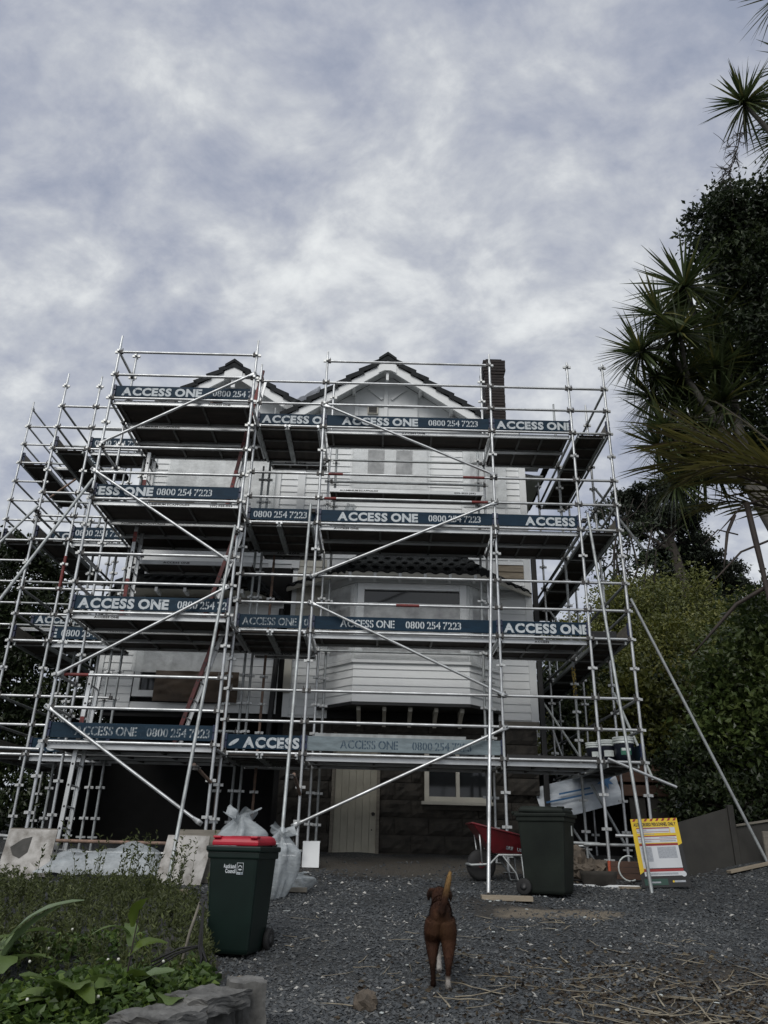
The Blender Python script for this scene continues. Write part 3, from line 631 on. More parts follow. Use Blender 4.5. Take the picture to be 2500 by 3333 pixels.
rk = pipe(D_, (-8.9, 11.9, 1.0), (XS + .02, YS - .1, 6.05), 'raker'); coupler(rk, (XS, YS - .05, 5.95))
pipe(D_, (-7.9, 16.55, 7.45), (-7.0, 16.55, 8.3), 'diagonal_brace', 'rust')
put('red_sleeve', MB().tube((0, 0, 0), (0, 0, .7), TR + .006, n=9, cap=False).mesh([MT['redpaint']]), D_, T(XT, YS, 4.35))
pipe(D_, (-9.0, 12.8, 1.42), (XA - .4, 12.8, 1.36), 'tie_tube', 'galv'); pipe(D_, (-7.4, 13.6, 0.1), (-5.9, 13.4, 0.08), 'tie_tube', 'galv_dull')

# --- ladders
def ladder(label, base, top, mt='alu', red=(), width=0.38, grp=None):
    base, top = Vector(base), Vector(top); L = (top - base).length
    S = thing('ladder', label, 'ladder', base)
    q = (top - base).to_track_quat('Z', 'Y').to_matrix().to_4x4(); M = T(*base) @ q
    yv = Vector((0, 1, 0)); ax = (top - base).normalized(); xv = yv.cross(ax).normalized(); y2 = ax.cross(xv)
    M = Matrix(((xv.x, y2.x, ax.x, base.x), (xv.y, y2.y, ax.y, base.y), (xv.z, y2.z, ax.z, base.z), (0, 0, 0, 1)))
    for s in (-1, 1):
        st = put('stile', MB().box((0, 0, L / 2), (0.060, 0.022, L)).box((0.029, -s * 0.012, L / 2), (0.006, 0.03, L)).box((-0.029, -s * 0.012, L / 2), (0.006, 0.03, L)).mesh([MT['maroon'] if (mt == 'red' and s < 0) else MT['alu']]), S, M @ T(0, s * width / 2, 0))
        if s < 0:
            for a, b_ in red: put('red_band', MB().box((0, 0, (a + b_) / 2), (0.063, 0.026, b_ - a)).mesh([MT['redpaint']]), st, M @ T(0, s * width / 2, 0))
            k = 0.2
            while k < L - .1:
                put('rung_socket', cached('rsock', lambda: MB().tube((0, -0.0135, 0), (0, -0.0115, 0), 0.017, n=8).mesh([MT['black']])), st, M @ T(0, s * width / 2 - (.0015), k)); k += 0.3
    k = 0.2
    while k < L - .1:
        put('rung', cached(('rung', width), lambda: MB().tube((0, -width / 2 + .012, 0), (0, width / 2 - .012, 0), 0.016).mesh([MT['alu']])), S, M @ T(0, 0, k)); k += 0.3
    return S
ladder('aluminium ladder standing on the ground at the left of the front tower', (-4.62, 12.35, gz(-4.62, 12.35)), (-4.56, 12.4, 2.5), red=((1.78, 2.1),))
ladder('aluminium ladder with red band between the upper decks of the left tower', (-4.52, 13.2, 3.42), (-4.5, 13.2, 6.85), red=((.15, .9), (1.6, 1.8), (2.6, 2.85)))
ladder('red sided ladder leaning up to the topmost deck of the left tower', (-2.95, 13.15, 5.4), (-2.46, 13.0, 8.65), 'red', red=((.1, 1.1), (2.2, 2.9)))
ladder('worn red ladder leaning from second deck to third deck in the left tower', (-2.95, 12.55, 3.4), (-2.5, 12.45, 5.1), 'red')
ladder('red and silver ladder leaning from the lowest deck in the left tower', (-3.25, 12.85, 1.42), (-2.62, 12.75, 3.7), 'red', red=())

# ------------------------------------------------------------------ house
H = thing('house', 'white weatherboard house with twin gables and a bay window, wrapped in scaffolding', 'house', (-1.2, 15, gz(-1.2, 15)))
YW = 15.0
def hbox(name, x0, x1, y0, y1, z0, z1, mt, parent=None, bevel=0):
    return put(name, MB().box(((x0 + x1) / 2, (y0 + y1) / 2, (z0 + z1) / 2), (x1 - x0, y1 - y0, z1 - z0)).mesh([MT[mt]], bevel), parent or H)
# solid body behind the cladding
hbox('wall', -5.3, 3.0, YW + .06, 24, 2.3, 8.95, 'dark')
hbox('wall', -1.85, 3.0, YW + .25, 24, -.8, 2.3, 'dark')
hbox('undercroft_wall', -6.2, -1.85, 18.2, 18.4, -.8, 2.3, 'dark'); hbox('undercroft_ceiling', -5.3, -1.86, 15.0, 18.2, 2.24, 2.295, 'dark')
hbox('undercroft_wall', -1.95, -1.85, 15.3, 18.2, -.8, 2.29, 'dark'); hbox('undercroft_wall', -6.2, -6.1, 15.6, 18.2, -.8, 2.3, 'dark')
hbox('wall_lining', -5.05, 2.98, YW + .0562, YW + .0598, 5.3, 8.92, 'white_paint'); hbox('wall_lining', 2.3, 2.98, YW + .0562, YW + .0598, 2.3, 5.3, 'white_paint'); hbox('wall_lining', -1.84, -1.0, YW + .0562, YW + .0598, 2.3, 5.3, 'white_paint')
def board_mesh(L, mt, e=0.15):
    # lapped weatherboard, thick at the foot, thin at the head
    def f():
        mb = MB(); v = [(0, -0.030, 0), (L, -0.030, 0), (L, 0.0, 0), (0, 0.0, 0), (0, -0.008, e + .012), (L, -0.008, e + .012), (L, 0, e + .012), (0, 0, e + .012)]
        mb.add(v, [(0, 3, 2, 1), (4, 5, 6, 7), (0, 1, 5, 4), (1, 2, 6, 5), (2, 3, 7, 6), (3, 0, 4, 7)]); return mb.mesh([MT[mt]])
    return cached(('wb', round(L, 2), mt, e), f)
def wb(x0, x1, z0, z1, y=YW + .055, mt='white_paint', M=None, e=0.15, alt=None):
    z = z0; L = x1 - x0; k = 0
    while z < z1 - .04:
        mm = alt[1] if alt and alt[0][0] <= z < alt[0][1] else mt
        B0 = (M if M is not None else T(0, y, 0)) @ T(x0, 0, z + random.uniform(-.002, .002)) @ RX(random.uniform(-.25, .25))
        put('weatherboard', board_mesh(L, mm, e), H, B0); z += e; k += 1
RAW = ((5.1, 5.38), 'timber')
wb(-1.72, -.72, 7.10, 8.9); wb(.94, 1.70, 7.10, 8.9); wb(2.64, 2.92, 5.60, 8.2); wb(-1.72, 1.66, 5.55, 7.10); wb(1.70, 2.60, 5.6, 6.9)
wb(2.36, 2.92, 2.35, 5.55, alt=RAW); wb(-1.74, -1.16, 2.35, 5.5, mt='white_paint', alt=((4.2, 5.6), 'cream')); wb(-1.0, 2.2, 5.55, 5.56) if 0 else None
wb(-2.25, -1.88, 5.4, 8.9); wb(-5.0, -4.70, 5.4, 8.7); wb(-4.7, -2.3, 5.4, 6.55); wb(-2.95, -1.98, 2.35, 4.6, y=YW + .03); wb(-5.4, -4.78, 2.35, 4.6, y=YW - .02); wb(-4.78, -2.95, 2.35, 2.5, y=YW + .0)
wb(-4.45, -2.5, 8.25, 8.9)
for x0, x1, y0, z0, z1 in ((2.92, 3.06, YW - .01, 2.32, 8.3), (-1.88, -1.72, YW - .01, 5.3, 8.9), (-1.86, -1.74, YW - .0, 2.3, 4.2), (-5.14, -5.0, YW - .01, 5.3, 8.7), (-5.52, -5.38, YW - .07, 2.3, 4.6), (-2.36, -2.25, YW - .0, 5.3, 8.9)):
    hbox('corner_board', x0, x1, y0, y0 + .1, z0, z1, 'white_paint', bevel=.004)
hbox('downpipe', 3.09, 3.19, YW + .02, YW + .12, -.2, 5.9, 'black', bevel=.015)
put('downpipe', MB().tube((-2.07, YW - .06, 1.9), (-2.0, YW - .06, 4.4), .055, n=10).mesh([MT['black']]), H)
hbox('post', -1.86, -1.72, YW - .12, YW + .0, 2.75, 4.25, 'cream', bevel=.006)
# stone basement of rock faced blocks
def rock_block(i, w, h):
    def f():
        r = random.Random(i * 31 + int(w * 100)); nx, nz = 6, 4; vs_ = []; fs = []
        for a in range(nx + 1):
            for c2 in range(nz + 1):
                ed = a in (0, nx) or c2 in (0, nz)
                vs_.append((a / nx * (w - .014) + .007, -0.012 if ed else -r.uniform(.035, .085), c2 / nz * (h - .014) + .007))
        q = nz + 1
        fs = [(a * q + c2, (a + 1) * q + c2, (a + 1) * q + c2 + 1, a * q + c2 + 1) for a in range(nx) for c2 in range(nz)]
        n = len(vs_); vs_ += [(0.007, .06, .007), (w - .007, .06, .007), (w - .007, .06, h - .007), (0.007, .06, h - .007)]
        c_ = (0, nx * q, nx * q + nz, nz)
        for a in range(4): fs.append((c_[a], n + a, n + (a + 1) % 4, c_[(a + 1) % 4]))
        return MB().add(vs_, fs).mesh([MT['stone_dark']])
    return cached(('rock', i % 7, round(w, 2), h), f)
hole = ((-.80, .02, -.2, 2.0), (.86, 2.15, .82, 2.0))
z = -.62; row = 0
while z < 2.25:
    x = -1.84 - (.3 if row % 2 else 0); k = 0
    while x < 3.0:
        w = .62; a, c2 = max(x, -1.84), min(x + w, 3.02)
        segs = [(a, c2)]
        for hx0, hx1, hz0, hz1 in hole:
            if z + .15 > hz0 and z + .15 < hz1:
                ns = []
                for s0, s1 in segs:
                    if s1 <= hx0 or s0 >= hx1: ns.append((s0, s1)); continue
                    if s0 < hx0: ns.append((s0, hx0))
                    if s1 > hx1: ns.append((hx1, s1))
                segs = ns
        for s0, s1 in segs:
            if s1 - s0 > .05: put('stone_block', rock_block(row * 5 + k, round(s1 - s0, 2), .3), H, T(s0, YW + .2, z))
        x += w; k += 1
    z += .3; row += 1
hbox('mortar', -1.84, 3.01, YW + .215, YW + .26, -.8, 2.3, 'stone_dark'); hbox('string_course', 2.3, 3.06, YW - .02, YW + .2, 2.2, 2.32, 'timber_grey', bevel=.01)
for i, zz_ in enumerate((1.0, 1.3, 1.6, 1.9)): put('stone_block', rock_block(40 + i, .6, .3), H, T(2.42, YW + .07, zz_))
# boarded door
dr = put('door', MB().box((-.39, YW + .19, .93), (.80, .03, 2.1)).mesh([MT['door']]), H)
for k in range(6): put('door_board', cached('dbd', lambda: MB().box((0, 0, 0), (.126, .02, 2.06)).mesh([MT['door']], .003)), dr, T(-.39 - .33 + k * .132, YW + .168, .93))
put('door_knob', MB().lathe([(.0, 0), (.03, .005), (.033, .02), (.02, .035), (.0, .04)], 12, M=RX(90)).mesh([MT['black']]), dr, T(-.06, YW + .158, .62)); put('keyhole', MB().tube((0, 0, 0), (0, -.004, 0), .014).mesh([MT['black']]), dr, T(-.08, YW + .156, .35))
for x in (-.815, .025): hbox('door_frame', x - .03, x + .03, YW + .12, YW + .2, -.15, 2.05, 'timber_grey')
hbox('door_step', -.85, .06, YW - .05, YW + .2, -.5, -.13, 'stone_dark', bevel=.015)
def window(x0, x1, z0, z1, y, cols=2, fr='white_paint', fw_=.075, sill=True, M=None, bars=None, panes=True):
    M0 = M if M is not None else Matrix(); w = x1 - x0
    W_ = put('window', MB().box(((x0 + x1) / 2, y + .06, (z0 + z1) / 2), (w - .02, .01, z1 - z0 - .02)).mesh([MT['dark']]), H, M0)
    for nm, c_, d_ in (('frame', (x0 + fw_ / 2, y, (z0 + z1) / 2), (fw_, .09, z1 - z0)), ('frame', (x1 - fw_ / 2, y, (z0 + z1) / 2), (fw_, .09, z1 - z0)), ('frame', ((x0 + x1) / 2, y, z1 - fw_ / 2), (w - 2 * fw_ - .002, .088, fw_)), ('frame', ((x0 + x1) / 2, y, z0 + fw_ / 2), (w - 2 * fw_ - .002, .088, fw_))):
        put(nm, MB().box(c_, d_).mesh([MT[fr]], .004), W_, M0)
    cw = (w - 2 * fw_) / cols
    for k in range(cols):
        a = x0 + fw_ + k * cw
        if k: put('mullion', MB().box((a, y - .004, (z0 + z1) / 2), (fw_ * .8, .085, z1 - z0 - 2 * fw_ - .002)).mesh([MT[fr]], .004), W_, M0)
        put('pane', MB().box((a + cw / 2, y + .03, (z0 + z1) / 2), (cw - .01, .006, z1 - z0 - 2 * fw_)).mesh([MT['glass']]), W_, M0)
    for zb in (bars or []): put('transom_bar', MB().box(((x0 + x1) / 2, y - .006, zb), (w - 2 * fw_, .08, .06)).mesh([MT[fr]], .004), W_, M0)
    if sill: put('sill', MB().box(((x0 + x1) / 2, y - .05, z0 - .03), (w + .12, .16, .06)).mesh([MT[fr]], .008), W_, M0)
    return W_
window(.88, 2.12, .86, 1.98, YW + .12, 2, 'cream', .085)
hbox('window_ledge', .85, 2.16, YW + .08, YW + .2, .72, .80, 'stone_dark')
window(-.70, .92, 7.16, 8.42, YW + .02, 2, fw_=.32, sill=False); window(1.72, 2.60, 6.95, 8.2, YW + .02, 2, fw_=.14, sill=False); window(-4.66, -2.42, 6.6, 8.15, YW + .02, 4, fw_=.16, sill=False); window(-4.74, -2.98, 2.6, 4.3, YW - .05, 3, bars=[3.7], sill=False, fw_=.12)
# masked right sashes: plain panels
# bay window
BF, bx0, bx1, bl, br = 14.3, -.49, 1.66, -1.17, 2.35
ang = math.degrees(math.atan2(YW - BF, bx0 - bl)); sl = math.hypot(bx0 - bl, YW - BF)
ML = T(bl, YW, 0) @ RZ(-ang); MRt = T(bx1, BF, 0) @ RZ(ang)
wb(bx0 - .01, bx1 + .01, 2.5, 3.2, y=BF); wb(0, sl, 2.5, 3.2, M=ML); wb(0, sl, 2.5, 3.2, M=MRt)
pl = [(bl, YW), (bx0, BF), (bx1, BF), (br, YW)]
grow = lambda g: [(bl - g * .9, YW), (bx0 - g * .42, BF - g), (bx1 + g * .42, BF - g), (br + g * .9, YW)]
put('bay_floor', MB().prism(grow(.035), 2.44, 2.495).mesh([MT['black']]), H); put('bay_sill', MB().prism(grow(.07), 3.21, 3.27).mesh([MT['white_paint']], .008), H); put('bay_core', MB().prism([(bl + .1, YW), (bx0 + .06, BF + .12), (bx1 - .06, BF + .12), (br - .1, YW)], 2.495, 4.8).mesh([MT['dark']]), H)
put('bay_lintel', MB().prism(grow(.02), 4.80, 4.93).mesh([MT['white_paint']], .006), H)
window(bx0 + .02, bx1 - .02, 3.29, 4.79, BF + .045, 1, fw_=.13, sill=False, bars=[4.36])
window(.03, sl - .03, 3.29, 4.79, .045, 1, fw_=.14, sill=False, M=ML, bars=[4.36]); window(.03, sl - .03, 3.29, 4.79, .045, 1, fw_=.14, sill=False, M=MRt, bars=[4.36])
for k in range(5): put('bracket', cached('brk', lambda: MB().prism([(0, 0), (-.55, 0), (-.55, -.07), (-.3, -.12), (-.08, -.2), (0, -.28)], -.035, .035, M=RZ(90) @ RX(90)).mesh([MT['cream']])), H, T(-.38 + k * .48, YW - .0, 2.44))
# skirt roofs
def skirt(name, E, Tp, rows, soffit_y):
    """E = eave points left>right, Tp = two head points; front slope gets tiles"""
    r0 = put(name, MB().add([Vector(p) - Vector((0, 0, .05)) for p in E + Tp], [(0, 1, 4), (1, 2, 5, 4), (2, 3, 5)]).mesh([MT['tile']]), H)
    def tiles(p0, p1, q0, q1, cw=.24):
        p0, p1, q0, q1 = map(Vector, (p0, p1, q0, q1))
        for i in range(rows):
            a0, a1 = p0.lerp(q0, i / rows), p1.lerp(q1, i / rows); b0, b1 = p0.lerp(q0, (i + 1) / rows), p1.lerp(q1, (i + 1) / rows)
            n = max(1, round((a1 - a0).length / cw)); nrm = (a1 - a0).cross(b0 - a0).normalized()
            up_ = (q0 + q1 - p0 - p1).normalized()
            dx = (a1 - a0).normalized(); W2 = (a1 - a0).length / n; Lr = (b0.lerp(b1, .5) - a0.lerp(a1, .5)).length + .04
            dn = dx.cross(nrm) * -1
            for k in range(n):
                o_ = a0 + dx * (k * W2)
                Mx = Matrix(((dx.x, dn.x, nrm.x, o_.x), (dx.y, dn.y, nrm.y, o_.y), (dx.z, dn.z, nrm.z, o_.z), (0, 0, 0, 1)))
                def f():
                    mb = MB(); prof = [(0, .0), (.16, .028), (.34, .04), (.52, .03), (.68, .006), (.84, -.004), (1, 0)]
                    v = []
                    for y_, lift in ((0, .022), (Lr, 0)):
                        for u, h in prof: v.append((u * W2, y_, h + lift))
                    for u, h in prof: v.append((u * W2, 0, h - .004))
                    m_ = len(prof); fs = [(j, j + 1, m_ + j + 1, m_ + j) for j in range(m_ - 1)] + [(2 * m_ + j, 2 * m_ + j + 1, j + 1, j) for j in range(m_ - 1)]
                    return mb.add(v, fs, 0, None, False).mesh([MT['tile']])
                put('roof_tile', cached(('rt', round(W2, 2), round(Lr, 2)), f), r0, Mx @ RX(random.uniform(-.6, .6)))
    tiles(E[1], E[2], Tp[0], Tp[1])
    for a, b_ in ((E[1], Tp[0]), (E[2], Tp[1])):
        a, b_ = Vector(a), Vector(b_)
        for i in range(4):
            p, q = a.lerp(b_, i / 4), a.lerp(b_, (i + 1) / 4 + .03); put('hip_tile', MB().tube(p + Vector((0, 0, .02)), q + Vector((0, 0, .0)), .10, .075, n=10).mesh([MT['tile']]), r0)
    tiles(E[0], E[1], Vector(Tp[0]).lerp(Vector(E[0]), .02), Tp[0]); tiles(E[2], E[3], Tp[1], Vector(Tp[1]).lerp(Vector(E[3]), .02))
    return r0
E_ = [(-1.95, 14.98, 4.86), (-.80, 13.95, 4.88), (1.97, 13.95, 4.88), (3.05, 14.98, 4.86)]
rf = skirt('bay_roof', E_, [(-.35, 14.98, 5.62), (1.56, 14.98, 5.62)], 4, 0)
put('soffit', MB().add([(-1.9, 14.98, 4.93), (-.78, 14.0, 4.93), (1.95, 14.0, 4.93), (3.0, 14.98, 4.93)], [(0, 3, 2, 1)]).mesh([MT['white_paint']]), rf)
for a, b_ in zip(E_[:-1], E_[1:]):
    M_, L_ = beam_M(a, b_); put('fascia', MB().box((L_ / 2, .02, -.02), (L_, .03, .09)).mesh([MT['cream']]), rf, M_)
for k in range(6): put('rafter_tail', cached('rft', lambda: MB().box((0, .1, -.03), (.055, .3, .08)).mesh([MT['white_paint']])), rf, T(-.62 + k * .48, 13.99, 4.87))
E2_ = [(-5.55, 14.96, 4.55), (-5.1, 14.2, 4.58), (-2.5, 14.2, 4.58), (-1.95, 14.96, 4.55)]
rf = skirt('bay_roof', E2_, [(-4.6, 14.96, 5.3), (-2.9, 14.96, 5.3)], 3, 0)
put('soffit', MB().add([(-5.5, 14.96, 4.60), (-5.06, 14.25, 4.60), (-2.54, 14.25, 4.60), (-2.0, 14.96, 4.60)], [(0, 3, 2, 1)]).mesh([MT['cream']]), rf)
for k in range(5): put('rafter_tail', MC['rft'], rf, T(-4.9 + k * .55, 14.24, 4.55))
put('porch_shade_panel', MB().box((-2.2, YW + .03, 4.95), (.62, .04, .7)).mesh([MT['dark']]), H)  # flat near-black panel painted in place of the recess's shade
# gables
def gable(ax, az, ex, ez, yo, sgnR=True, rx=None, rz=None, back=22):
    """apex (ax,az), eave half: left end (ax-ex, ez); optional shorter right end"""
    G_ = put('gable_roof', None, H, T(ax, yo, az)); rx = ex if rx is None else rx; rz = ez if rz is None else rz
    for s, hx, hz in ((-1, ex, ez), (1, rx, rz)):
        p0 = Vector((ax, yo, az)); p1 = Vector((ax + s * hx, yo, hz)); d = (p1 - p0); L = d.length; d.normalize()
        nrm = Vector((-d.z * s, 0, d.x * s)); nrm = nrm if nrm.z > 0 else -nrm
        Mx = Matrix(((d.x, 0, nrm.x, p0.x), (d.y, 1, nrm.y, p0.y), (d.z, 0, nrm.z, p0.z), (0, 0, 0, 1)))
        put('roof_slope', MB().box((L / 2, (back - yo) / 2 + .05, -.055), (L, back - yo - .1, .03)).mesh([MT['tile']]), G_, Mx)
        put('barge_board', MB().box((L / 2 - .02, 0.02, -.16), (L - .04, .035, .19)).mesh([MT['white_paint']], .004), G_, Mx)
        put('soffit', MB().box((L / 2, .28, -.085), (L, .48, .02)).mesh([MT['white_paint']]), G_, Mx)
        n = max(2, round(L / .33)); st = L / n
        for k in range(n):
            put('verge_tile', cached(('vt', round(st, 2)), lambda: MB().add([(0, -.05, -.03), (st + .05, -.05, .015), (st + .05, .30, .015), (0, .30, -.03), (0, -.05, .015), (st + .05, -.05, .075), (st + .05, .30, .075), (0, .30, .015), (0, -.05, -.09), (st + .05, -.05, -.035), (st + .05, -.03, -.035), (0, -.03, -.09)], [(0, 3, 2, 1), (4, 5, 6, 7), (8, 9, 5, 4), (1, 2, 6, 5), (2, 3, 7, 6), (3, 0, 4, 7), (8, 11, 10, 9), (9, 10, 6, 5), (11, 8, 4, 7)]).mesh([MT['tile']])), G_, Mx @ T(k * st, 0, -.0 + .0) @ RY(random.uniform(-.5, .5)))
    sl_ = (az - ez) / ex; w2 = .2
    put('ridge_tile', MB().prism([(-w2, -w2 * sl_ + .02), (0, .03), (w2, -w2 * sl_ + .02), (w2, -w2 * sl_ + .09), (0, .11), (-w2, -w2 * sl_ + .09)], 0, .5, M=RX(90)).mesh([MT['tile']], .006), G_, T(ax, yo + .43, az))
    put('ridge_tile', MB().tube((ax, yo + .45, az - .01), (ax, back, az - .01), .09, n=10).mesh([MT['tile']]), G_)
    put('barge_apex', MB().prism([(-.2, -.2 * sl_ - .08), (0, -.06), (.2, -.2 * sl_ - .08), (.2, -.2 * sl_ - .29), (.07, -.36), (-.07, -.36), (-.2, -.2 * sl_ - .29)], 0, .02, M=RX(90)).mesh([MT['white_paint']]), G_, T(ax, yo - .002, az))
    put('apex_block', MB().box((ax, yo + .30, az - .15), (.34, .52, .10)).mesh([MT['white_paint']]), G_)
    return G_
YO = 14.5
g1 = gable(0, 10.22, 2.25, 8.66, YO)
put('gable_panel', MB().add([(-1.80, YW + .03, 8.86), (1.80, YW + .03, 8.86), (0.0, YW + .03, 10.09)], [(0, 1, 2)]).mesh([MT['white_paint']]), g1)
for x, z0, z1 in ((-.68, 8.8, 9.55), (.66, 8.8, 9.55), (-.02, 8.8, 9.98)): put('batten', MB().box((x, YW + .005, (z0 + z1) / 2), (.09, .04, z1 - z0)).mesh([MT['white_paint']], .004), g1)
put('batten', MB().box((0, YW + .01, 9.26), (1.28, .03, .07)).mesh([MT['white_paint']], .004), g1)
for s in (-1, 1):
    M_, L_ = beam_M((s * .1, YW + .0, 9.42), (s * .42, YW + .0, 9.7)); put('strut', MB().box((L_ / 2, 0, 0), (L_, .03, .06)).mesh([MT['white_paint']]), g1, M_)
put('king_post', MB().box((0, YO + .08, 9.86), (.06, .06, .42)).mesh([MT['white_paint']], .006), g1)
for x, zx in ((-1.45, 9.05), (1.45, 9.05), (-.75, 9.52), (.75, 9.52)): put('purlin_end', MB().box((x, YO + .27, zx), (.07, .5, .09)).mesh([MT['white_paint']], .004), g1)
vt = put('vent', MB().box((-.31, YW + .0, 9.14), (.24, .05, .22)).mesh([MT['cream']], .004), g1)
for k in range(4): put('louvre', MB().box((-.31, YW - .03, 9.07 + k * .045), (.18, .02, .034), M=None).mesh([MT['black']]), vt)
g2 = gable(-3.46, 10.0, 1.85, 8.78, YO + .1, rx=1.5, rz=9.0)
put('gable_panel', MB().add([(-5.05, YW + .04, 8.7), (-1.9, YW + .04, 8.7), (-1.9, YW + .04, 8.95), (-3.46, YW + .04, 9.9), (-5.05, YW + .04, 8.85)], [(0, 1, 2, 3, 4)]).mesh([MT['white_paint']]), g2)
put('king_post', MB().box((-3.46, YO + .18, 9.62), (.09, .05, .4)).mesh([MT['white_paint']], .006), g2); put('collar_tie', MB().box((-3.46, YO + .2, 9.72), (.5, .05, .08)).mesh([MT['white_paint']], .004), g2)
# main roof behind with side eaves
put('main_roof', MB().add([(-5.9, 15.6, 8.5), (3.75, 16.2, 8.15), (3.75, 24.5, 8.15), (-5.9, 24.5, 8.5), (-3.4, 18.5, 9.9), (0.6, 18.5, 9.9), (.6, 22, 9.9), (-3.4, 22, 9.9)], [(0, 1, 5, 4), (1, 2, 6, 5), (2, 3, 7, 6), (3, 0, 4, 7), (4, 5, 6, 7)]).mesh([MT['tile']]), H)
put('eave_soffit', MB().box((3.35, 20.2, 8.12), (.72, 8.2, .03)).mesh([MT['white_paint']]), H)
put('eave_soffit', MB().box((-5.55, 20, 8.47), (.62, 8.6, .03)).mesh([MT['white_paint']]), H)
hbox('front_soffit', 2.2, 3.6, 14.7, 16.2, 8.28, 8.31, 'white_paint'); put('front_roof', MB().add([(2.2, 14.65, 8.32), (3.62, 14.65, 8.32), (3.62, 16.3, 8.6), (2.2, 16.3, 8.9)], [(0, 1, 2, 3)]).mesh([MT['tile']]), H)
for k in range(9): put('eave_tile', cached('evt', lambda: MB().box((0, 0, 0), (.12, .40, .06)).mesh([MT['tile']])), H, T(3.74, 15.0 + k * .36 + .2, 8.22 + (k % 2) * .01) @ RX(4))
# chimney built course by course
ch = put('chimney', MB().box((2.80, 17.3, 10.0), (.42, .62, 4.0)).mesh([MT['dark']]), H)
for k in range(46):
    zc = 8.1 + k * .086
    if zc > 11.95: break
    ex = .07 if zc > 11.62 else (.035 if zc > 11.53 else 0)
    if ex: nm = (.5 + ex, .7 + ex)
    else: nm = (.5, .7)
    put('brick_course', cached(('bc', ex, k % 3), lambda: MB().box((0, 0, 0), (nm[0] + (k % 3) * .006, nm[1], .074)).mesh([MT['brick']], .006)), ch, T(2.80, 17.3, zc))
# rest of the cover over the valley
sh = thing('plastic_sheet', 'crumpled clear plastic sheet tucked over the tiles between the two gables', 'plastic sheet', (-1.9, 14.5, 8.9))
def crumple(w, d, nx, ny, amp, seed, prof=None, mt='film_thick', closed=False):
    r = np.random.default_rng(seed); u = np.linspace(0, 1, nx); v = np.linspace(0, 1, ny); U, V = np.meshgrid(u, v, indexing='ij')
    Z = np.zeros_like(U)
    for k in range(9):
        a, b_, ph = r.uniform(-14, 14), r.uniform(-14, 14), r.uniform(0, 6.28); Z += np.abs(np.sin(U * a + V * b_ + ph)) * r.uniform(.4, 1) / 5
    P = np.stack([U * w - w / 2, V * d - d / 2, Z * amp + (prof(U, V) if prof else 0)], -1).reshape(-1, 3)
    idx = (np.arange(nx - 1)[:, None] * ny + np.arange(ny - 1)[None]).ravel()
    return np_mesh(P, np.stack([idx, idx + ny, idx + ny + 1, idx + 1], 1), [MT[mt]], smooth=True)
put('sheet', crumple(1.0, .6, 20, 12, .12, 3), sh, T(-1.83, 14.75, 9.02) @ RY(-35))
# masking film over the windows
def film(label, x0, x1, z0, z1, y, M=None, mt='film', amp=.03, seed=1, name='masking_film'):
    o = put(name, crumple(x1 - x0, z1 - z0, 26, 20, amp, seed, mt=mt), None, (M or Matrix()) @ T((x0 + x1) / 2, y, (z0 + z1) / 2) @ RX(90), label, 'plastic film')
    return o
film('plastic film taped over the upper window under the central gable', -.76, .98, 7.05, 8.5, YW - .06, seed=5)
film('plastic film taped over the small upper window beside the right corner', 1.70, 2.62, 6.9, 8.25, YW - .06, seed=6, mt='film_thick')
film('wide plastic film masking the upper window of the left gable', -4.7, -2.36, 6.4, 8.25, YW - .06, seed=7, mt='film_thick')
film('plastic film masking the lower left window above the brown paper', -4.8, -2.9, 3.05, 4.4, YW - .14, seed=8, mt='film_thick')
film('plastic film hanging over the front of the bay window', bx0, bx1, 3.28, 4.32, BF - .03, seed=9, mt='film')
film('plastic film over the angled left side of the bay window', 0, sl, 3.28, 4.75, -.03, ML, seed=10)
film('plastic film over the angled right side of the bay window', 0, sl, 3.28, 4.75, -.03, MRt, seed=11)
MT['paper'] = mat('brown_masking_paper', (0.115, 0.08, 0.052), (0.055, 0.038, 0.026), 4, 0.6, 0, 0.3, 0.7, 5, 0.4, 6)
o = film('brown masking paper hung below the lower left window', -4.3, -2.7, 2.5, 3.08, YW - .16, seed=12, mt='paper', amp=.06, name='masking_paper'); o['category'] = 'paper'
o = put('board', MB().box((0, 0, 0), (.95, .02, .42)).mesh([MT['timber']], .003), None, T(-4.35, 14.3, 6.22) @ RX(-8), 'pale timber sheet leaning behind the second deck toe board', 'board')

# ------------------------------------------------------------------ foliage tools
def leaves_mesh(P, Dr, size, aspect, mt, rng, shade_c=0.4, shade_s=0.25, shade=None, fold=0.25):
    """one folded diamond leaf per point: P Nx3 base, Dr Nx3 pointing direction"""
    N = len(P); Dr = Dr / (np.linalg.norm(Dr, axis=1, keepdims=True) + 1e-9)
    ref = rng.normal(size=(N, 3)); sd = np.cross(Dr, ref); sd /= (np.linalg.norm(sd, axis=1, keepdims=True) + 1e-9); nr = np.cross(sd, Dr)
    L = size * rng.uniform(.65, 1.3, (N, 1)); Wd = L * aspect
    a = P; b_ = P + Dr * L * .45 + sd * Wd + nr * L * fold * .5; c = P + Dr * L - nr * L * .12; d = P + Dr * L * .45 - sd * Wd + nr * L * fold * .5
    V = np.stack([a, b_, c, d], 1).reshape(-1, 3); k = np.arange(N) * 4
    F = np.concatenate([np.stack([k, k + 1, k + 2], 1), np.stack([k, k + 2, k + 3], 1)])
    sh = np.clip(rng.normal(shade_c, shade_s, N), 0, 1) if shade is None else shade
    return np_mesh(V, F, [MT[mt]], np.repeat(sh, 4))
